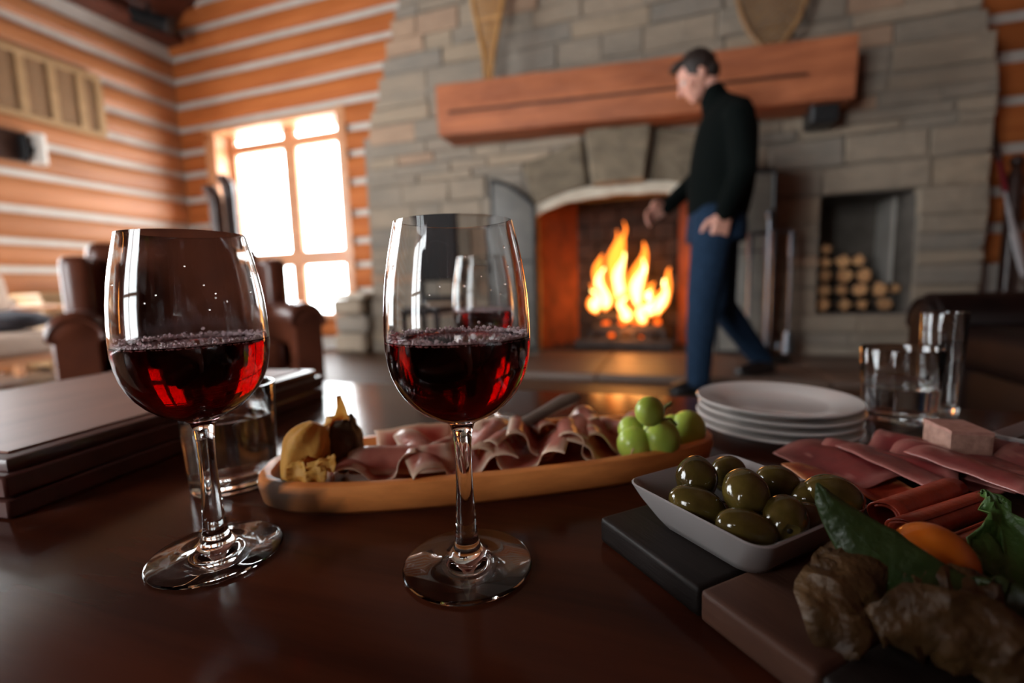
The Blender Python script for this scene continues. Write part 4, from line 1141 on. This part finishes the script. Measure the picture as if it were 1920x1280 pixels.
# on the tray, left: drooping one with an opening towards us, upright one with a tip
c1 = at_z(572, 852, T + .042)
t = thing('physalis', 'left physalis on the tray, drooping golden husk torn open at the front', 'physalis', (c1.x, c1.y, T + .012))
b = BM(); lantern(b, c1 + V((0, 0, .004)), V((-.25, -.35, -.75)), .0225, .056, 1.0)
front = (CAM - c1).normalized()
b.faces.ensure_lookup_table()
kill = [f for f in b.faces if (f.calc_center_median() - (c1 + front * .020 + V((.004, 0, -.012)))).length < .0105]
bmesh.ops.delete(b, geom=kill, context='FACES')
sheet_ob('husk', b, M_HUSK, t)
b = BM(); blob(b, c1 + V((.001, -.002, -.006)), .0135, sub=3); ob('fruit', b, M_FRUIT, t, world=True)
for k, (dx, dz, w_) in enumerate(((-.008, -.030, .0095), (.008, -.028, .0095), (.017, -.014, .008))):
    b = BM(); p = c1 + front * .018 + RT * dx; sheet(b, [p + V((0, 0, dz * .2)), p + front * .006 + V((0, 0, dz * .6)), p + front * .002 + V((0, 0, dz))], [.006, w_, .003], RT, -.3, .004, k); sheet_ob('husk_petal', b, M_HUSK, t)
c2 = at_z(640, 822, T + .046)
t = thing('physalis', 'right physalis on the tray, upright husk with a pointed tip and shaded side', 'physalis', (c2.x, c2.y, T + .012))
b = BM(); blob(b, c2 + V((-.003, 0, .004)), .0135, sub=3); ob('fruit', b, M_FRUIT, t, world=True)
for k in range(5):
    a = 2.6 + k * 2 * PI / 5; d = (RT * math.cos(a) + _fh * math.sin(a)); s = (-RT * math.sin(a) + _fh * math.cos(a))
    tipz = .046 if k == 4 else (.012 + .006 * (k % 2))
    b = BM(); sheet(b, [c2 + V((0, 0, -.032)), c2 + d * .016 + V((0, 0, -.018)), c2 + d * .0185 + V((0, 0, .002)), c2 + d * (.011 if k != 4 else .006) + V((0, 0, .018)), c2 + d * (.010 if k != 4 else .001) + V((0, 0, .012 + tipz * .6))], [.003, .0115, .0125, .0075, .0008], s, -.35, .004, k + 3)
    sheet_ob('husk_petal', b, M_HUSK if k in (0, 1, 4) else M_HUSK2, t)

# ------------------------------------------------------------------ plates
pc = V((.121, .608))
names = ['bottom plate of the white stack behind the grapes', 'second plate from the bottom of the white stack behind the grapes', 'second plate from the top of the white stack behind the grapes', 'topmost white plate of the stack behind the grapes']
PM = None
for k in range(4):
    t = thing('side_plate', names[k], 'plate', (pc.x + R.uniform(-.0012, .0012), pc.y + R.uniform(-.0012, .0012), T + k * .0094), R.uniform(0, 6), 'stack of four white plates')
    if PM is None:
        b = BM(); lathe(b, [(.0005, .0022), (.046, .0022), (.048, .0006), (.052, .0006), (.054, .0030), (.066, .0068), (.0825, .0096), (.0850, .0106), (.0858, .0122), (.0848, .0134), (.0820, .0130), (.066, .0102), (.0555, .0070), (.050, .0056), (.0005, .0052)], 96)
        PM = mesh_from('plate_body', b, M_PORC)
    ob('plate_body', PM, None, t)

# ------------------------------------------------------------------ serving board on the right
B = T + .018
k0 = at_z(1124, 968, B); k0 = V((k0.x, k0.y)); f1 = V((.69, -.724)); f2 = V((.724, .69))
t = thing('serving_board', 'thick dark board of glued wood blocks under the olives and sliced meats', 'cutting board', (k0.x, k0.y, T), math.atan2(f1.y, f1.x))
# local x = near edge, local y = f2 direction
xs = [0, .088, .150, .20, .25, .30]
for i in range(5):
    ys_ = [0, .46] if i % 2 == 0 else [0, .46]
    for y0, y1 in zip(ys_, ys_[1:]):
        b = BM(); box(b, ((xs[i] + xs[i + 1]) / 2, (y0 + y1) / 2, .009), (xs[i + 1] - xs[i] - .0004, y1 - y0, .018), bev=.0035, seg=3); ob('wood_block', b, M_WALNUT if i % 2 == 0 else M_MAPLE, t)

def rsq(h, r, z, n=10):
    o = []
    for sx, sy, a0 in ((1, 1, 0), (-1, 1, PI / 2), (-1, -1, PI), (1, -1, 3 * PI / 2)):
        for k in range(n + 1):
            a = a0 + k * PI / 2 / n; o.append(V((sx * (h - r) + r * math.cos(a), sy * (h - r) + r * math.sin(a), z)))
    return o
def dish(name, lab, loc, rz, h=.0505, ht=.0275):
    t = thing(name, lab, 'dish', loc, rz)
    b = BM(); rings(b, [rsq(h * .62, .010, .0012), rsq(h * .68, .012, 0), rsq(h * .72, .013, .001), rsq(h * .80, .013, .007), rsq(h * .93, .012, ht * .68), rsq(h * .992, .011, ht - .0015), rsq(h, .011, ht - .0004), rsq(h - .0010, .0105, ht + .0003), rsq(h - .0026, .0095, ht - .0004), rsq(h * .90 - .0015, .010, ht * .68), rsq(h * .78 - .002, .011, .008), rsq(h * .68 - .002, .011, .0045), rsq(h * .5, .009, .0038)])
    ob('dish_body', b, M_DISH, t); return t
oc = V((.0445, .3135, B))
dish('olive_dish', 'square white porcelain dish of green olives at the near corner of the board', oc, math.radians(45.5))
rc = at_z(1860, 815, B + .027); rcen = V((rc.x + .070, rc.y + .002, B))
t2 = dish('relish_dish', 'square white dish of black relish at the right end of the board', rcen, math.radians(44))
b = BM(); rings(b, [rsq(.036, .010, .006), rsq(.0435, .011, .019), rsq(.030, .011, .0225), rsq(.004, .003, .023)])
bmesh.ops.subdivide_edges(b, edges=list(b.edges), cuts=2)
for v in b.verts:
    if v.co.z > .016: v.co.z += .003 * noise.noise(v.co * 160)
o = tag(ob('relish', b, M_RELISH, None), 'chopped black relish filling the white dish at the board end', 'relish'); o['kind'] = 'stuff'; o.location = rcen; o.rotation_euler = (0, 0, math.radians(44))
# olives
OL = [(1306, 896, 37, 44, 70, .034, 'green olive at the far left of the olive dish, wet highlights on its left'), (1366, 884, 29, 33, 20, .030, 'small-looking green olive at the far corner of the olive dish'),
      (1398, 924, 41, 47, 80, .036, 'large green olive in the very middle of the olive dish'), (1458, 908, 35, 40, -30, .030, 'green olive along the far edge of the dish, right of the corner olive'),
      (1305, 950, 36, 54, -28, .025, 'long green olive along the near left edge of the olive dish'), (1400, 992, 36, 56, -20, .025, 'long green olive lowest in the dish against its near edge'),
      (1484, 978, 41, 50, 55, .028, 'green olive showing its dark pit hole towards the viewer'), (1519, 936, 34, 40, 30, .026, 'green olive just left of the leaf tip in the dish'),
      (1576, 936, 40, 52, -25, .030, 'green olive behind the leaf tip at the right corner of the dish'), (1442, 958, 30, 38, 0, .016, 'green olive half buried between the middle olive and the pit-hole olive'),
      (1345, 968, 30, 36, 10, .014, 'green olive half buried near the left edge under the others'), (1588, 952, 26, 32, 40, .020, 'green olive half hidden deep in the right corner of the dish'),
      (1535, 985, 34, 42, 15, .022, 'green olive under the leaf, low on the right side of the dish'), (1430, 880, 26, 32, 10, .016, 'green olive half buried along the far edge of the dish')]
for x, y, ra, rb, ang, z, lab in OL:
    c = at_z(x, y, B + z); dpt = (c - CAM).dot(FW); ra, rb = ra / FPX * dpt, rb / FPX * dpt
    lq = Matrix.Rotation(-math.radians(45.5), 3, 'Z') @ (c - oc); lim = .0385 + .30 * max(0, z - .005) - min(ra, rb) * .80   # keep it inside the dish walls
    lim = max(lim, .026); lq.x = max(-lim, min(lim, lq.x)); lq.y = max(-lim, min(lim, lq.y)); c = oc + Matrix.Rotation(math.radians(45.5), 3, 'Z') @ lq
    a = math.radians(ang); ax = (RT * math.cos(a) + (UP * .55 + _fh * .75).normalized() * math.sin(a)).normalized()
    q = ax.to_track_quat('X', 'Z').to_euler()
    t = thing('olive', lab, 'olive', c, group='green olives in the square dish')
    b = BM(); blob(b, (0, 0, 0), (rb, ra, ra), q, sub=4, amp=.04, freq=1.4, seed=x)
    sgn = 1 if x != 1484 else -1
    hp = ax * rb * sgn
    if x == 1484: hp = (-UP * .25 - FW * .8 + RT * -.25).normalized() * ra * .98
    hn = hp.normalized()
    for v in b.verts:
        k = (v.co - hp).length / (ra * .42)
        if k < 1: v.co -= hn * ra * .30 * (1 - k * k)
    ob('olive_flesh', b, M_OLIVE, t)
    b = BM(); blob(b, hp - hn * ra * .22, ra * .20, sub=2); ob('pit_hole', b, M_PIT, t)

# pate block
pp = V((.2265, .470))
t = thing('pate_block', 'pinkish brown pate block standing at the far side of the board', 'pate', (pp.x, pp.y, B), math.radians(4))
b = BM(); box(b, (0, 0, .0175), (.029, .038, .035), bev=.003, seg=2); bmesh.ops.subdivide_edges(b, edges=list(b.edges), cuts=5, use_grid_fill=True)
for v in b.verts: v.co += V((1, 1, 1)) * .0012 * noise.noise(v.co * 220)
ob('block', b, M_PATE, t)
b = BM()
rs = [[V((x * .0140, y * .0185, z)) for x, y in ((-1, -1), (1, -1), (1, 1), (-1, 1))] for z in (.0335, .0362)]
rings(b, rs); bmesh.ops.subdivide_edges(b, edges=list(b.edges), cuts=4, use_grid_fill=True)
for v in b.verts: v.co.z += .0007 * noise.noise(v.co * 300)
ob('aspic_top', b, M_BRES, t) if False else ob('top_crust', b, mat('pink_pate_top', (.47, .25, .20), (.36, .17, .13), (160, 160, 160), .6, .4, dist=.002), t)

# sliced meats on the board
BR = [(1620, 868, .10, .075, 1.3, .010, .2, .5), (1700, 862, .09, .080, 1.6, .012, 1.4, .8), (1770, 895, .10, .080, 1.3, .010, 2.2, .3), (1850, 885, .09, .07, 1.5, .012, .9, .6), (1900, 915, .09, .07, 1.2, .012, 1.9, .4)]
for k, (x, y, L, W, fo, am, sd, rz) in enumerate(BR):
    o = meat_mesh('beef_slice', L, W, fo, am, sd, M_BRES, curl=1.1)
    p = at_z(x, y, B + .006); o.location = (p.x, p.y, B + .003 + .0025 * k); o.rotation_euler = (0, 0, rz)
    tag(o, 'dark red cured beef slice spread on the board, %s counting from the plates side' % ordi[k], 'beef slice', 'cured beef slices on the board')
o = meat_mesh('chorizo_slice', .075, .045, .8, .012, 2.6, M_CHOR, curl=1.0); p = at_z(1600, 912, B + .008); o.location = (p.x, p.y, B + .003); o.rotation_euler = (0, 0, .2)
tag(o, 'flat folded bright red chorizo slice directly behind the olive dish', 'chorizo slice', 'chorizo slices on the board')
for k, (xa, ya, xb, yb, rp, lab) in enumerate([(1655, 968, 1785, 918, 30, 'rolled chorizo slice just right of the olive dish corner'), (1690, 1000, 1850, 942, 30, 'rolled chorizo slice right behind the loose orange physalis fruit'), (1780, 1035, 1880, 990, 26, 'rolled chorizo slice partly hidden by the ragged green leaf')]):
    a = at_z(xa, ya, B + .013); e = at_z(xb, yb, B + .013); d = (e - a); n_ = d.normalized(); r = rp / FPX * (a - CAM).dot(FW)
    sx = n_.cross(V((0, 0, 1))).normalized(); sz = V((0, 0, 1)); b = BM(); g = []
    for i in range(9):
        row = []
        for j in range(30):
            th = j / 29 * 2 * PI * 1.35 + k; rr = r * (1.0 - .25 * j / 29) * (1 - .10 * i / 8)
            row.append(b.verts.new(a + d * (i / 8 + .02 * math.sin(th * 2)) + sx * rr * math.cos(th) + sz * rr * math.sin(th)))
        g.append(row)
    for i in range(8):
        for j in range(29): b.faces.new((g[i][j], g[i + 1][j], g[i + 1][j + 1], g[i][j + 1]))
    mid = (a + e) / 2; b.transform(Matrix.Translation(-V((mid.x, mid.y, B))))
    o = ob('chorizo_slice', b, M_CHOR, None); o.location = (mid.x, mid.y, B); md = o.modifiers.new('thickness', 'SOLIDIFY'); md.thickness = .0013
    tag(o, lab, 'chorizo slice', 'chorizo slices on the board')

# near right corner: opened physalis with fruit, and two green leaves
fc = at_t(1752, 1046, .235)
t = thing('physalis', 'opened physalis in the near right corner with bare orange fruit and tan husk', 'physalis', (fc.x, fc.y, B))
r = 61 / FPX * .235
b = BM(); blob(b, fc, (r * 1.18, r, r * .98), (RT * .8 - UP * .6).to_track_quat('X', 'Z').to_euler(), sub=4); ob('fruit', b, M_FRUIT, t, world=True)
for k, (pts, wd, sd_) in enumerate([([(1640, 1030, .225), (1600, 1090, .212), (1590, 1150, .203), (1640, 1190, .198)], [60, 75, 80, 45], RT), ([(1600, 1010, .232), (1572, 1060, .222), (1580, 1120, .212)], [20, 45, 40], RT),
                                   ([(1650, 1195, .196), (1740, 1185, .190), (1840, 1230, .182), (1920, 1290, .176)], [40, 75, 90, 80], UP), ([(1700, 1130, .212), (1790, 1150, .205), (1880, 1180, .198)], [50, 80, 70], UP)]):
    P_ = [at_t(*p) for p in pts]
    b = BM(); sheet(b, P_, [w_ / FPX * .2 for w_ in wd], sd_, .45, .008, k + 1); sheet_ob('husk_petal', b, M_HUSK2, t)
def leaf(lab, pts, wd, side, m, cup, ruff, sd):
    P_ = [at_t(*p) for p in pts]; c = P_[len(P_) // 2]
    t = thing('green_leaf', lab, 'leaf', (c.x, c.y, B))
    b = BM(); sheet(b, P_, [w_ / FPX * .22 for w_ in wd], side, cup, ruff, sd, n=14); sheet_ob('leaf_blade', b, m, t)
    b = BM(); tube(b, [p + (CAM - p).normalized() * .0002 for p in P_], [.0007] * len(P_), 6); ob('midrib', b, m, t, world=True)
leaf('long smooth green leaf pointing across the corner of the olive dish', [(1531, 906, .238), (1568, 962, .232), (1640, 1035, .222), (1730, 1105, .212), (1850, 1160, .204)], [2, 30, 58, 62, 50], (RT * .6 + UP * .8).normalized(), M_LEAF, .12, .003, 1)
leaf('ragged fresh green leaf at the right edge behind the orange fruit', [(1845, 918, .262), (1868, 950, .256), (1880, 1010, .248), (1885, 1090, .238), (1880, 1150, .232)], [5, 24, 58, 82, 70], RT, M_LEAF2, -.35, .010, 5)
leaf('dark lower green leaf under the orange fruit in the near right corner', [(1790, 1110, .212), (1850, 1140, .206), (1930, 1180, .200)], [30, 60, 60], UP, M_LEAF, .2, .004, 9)
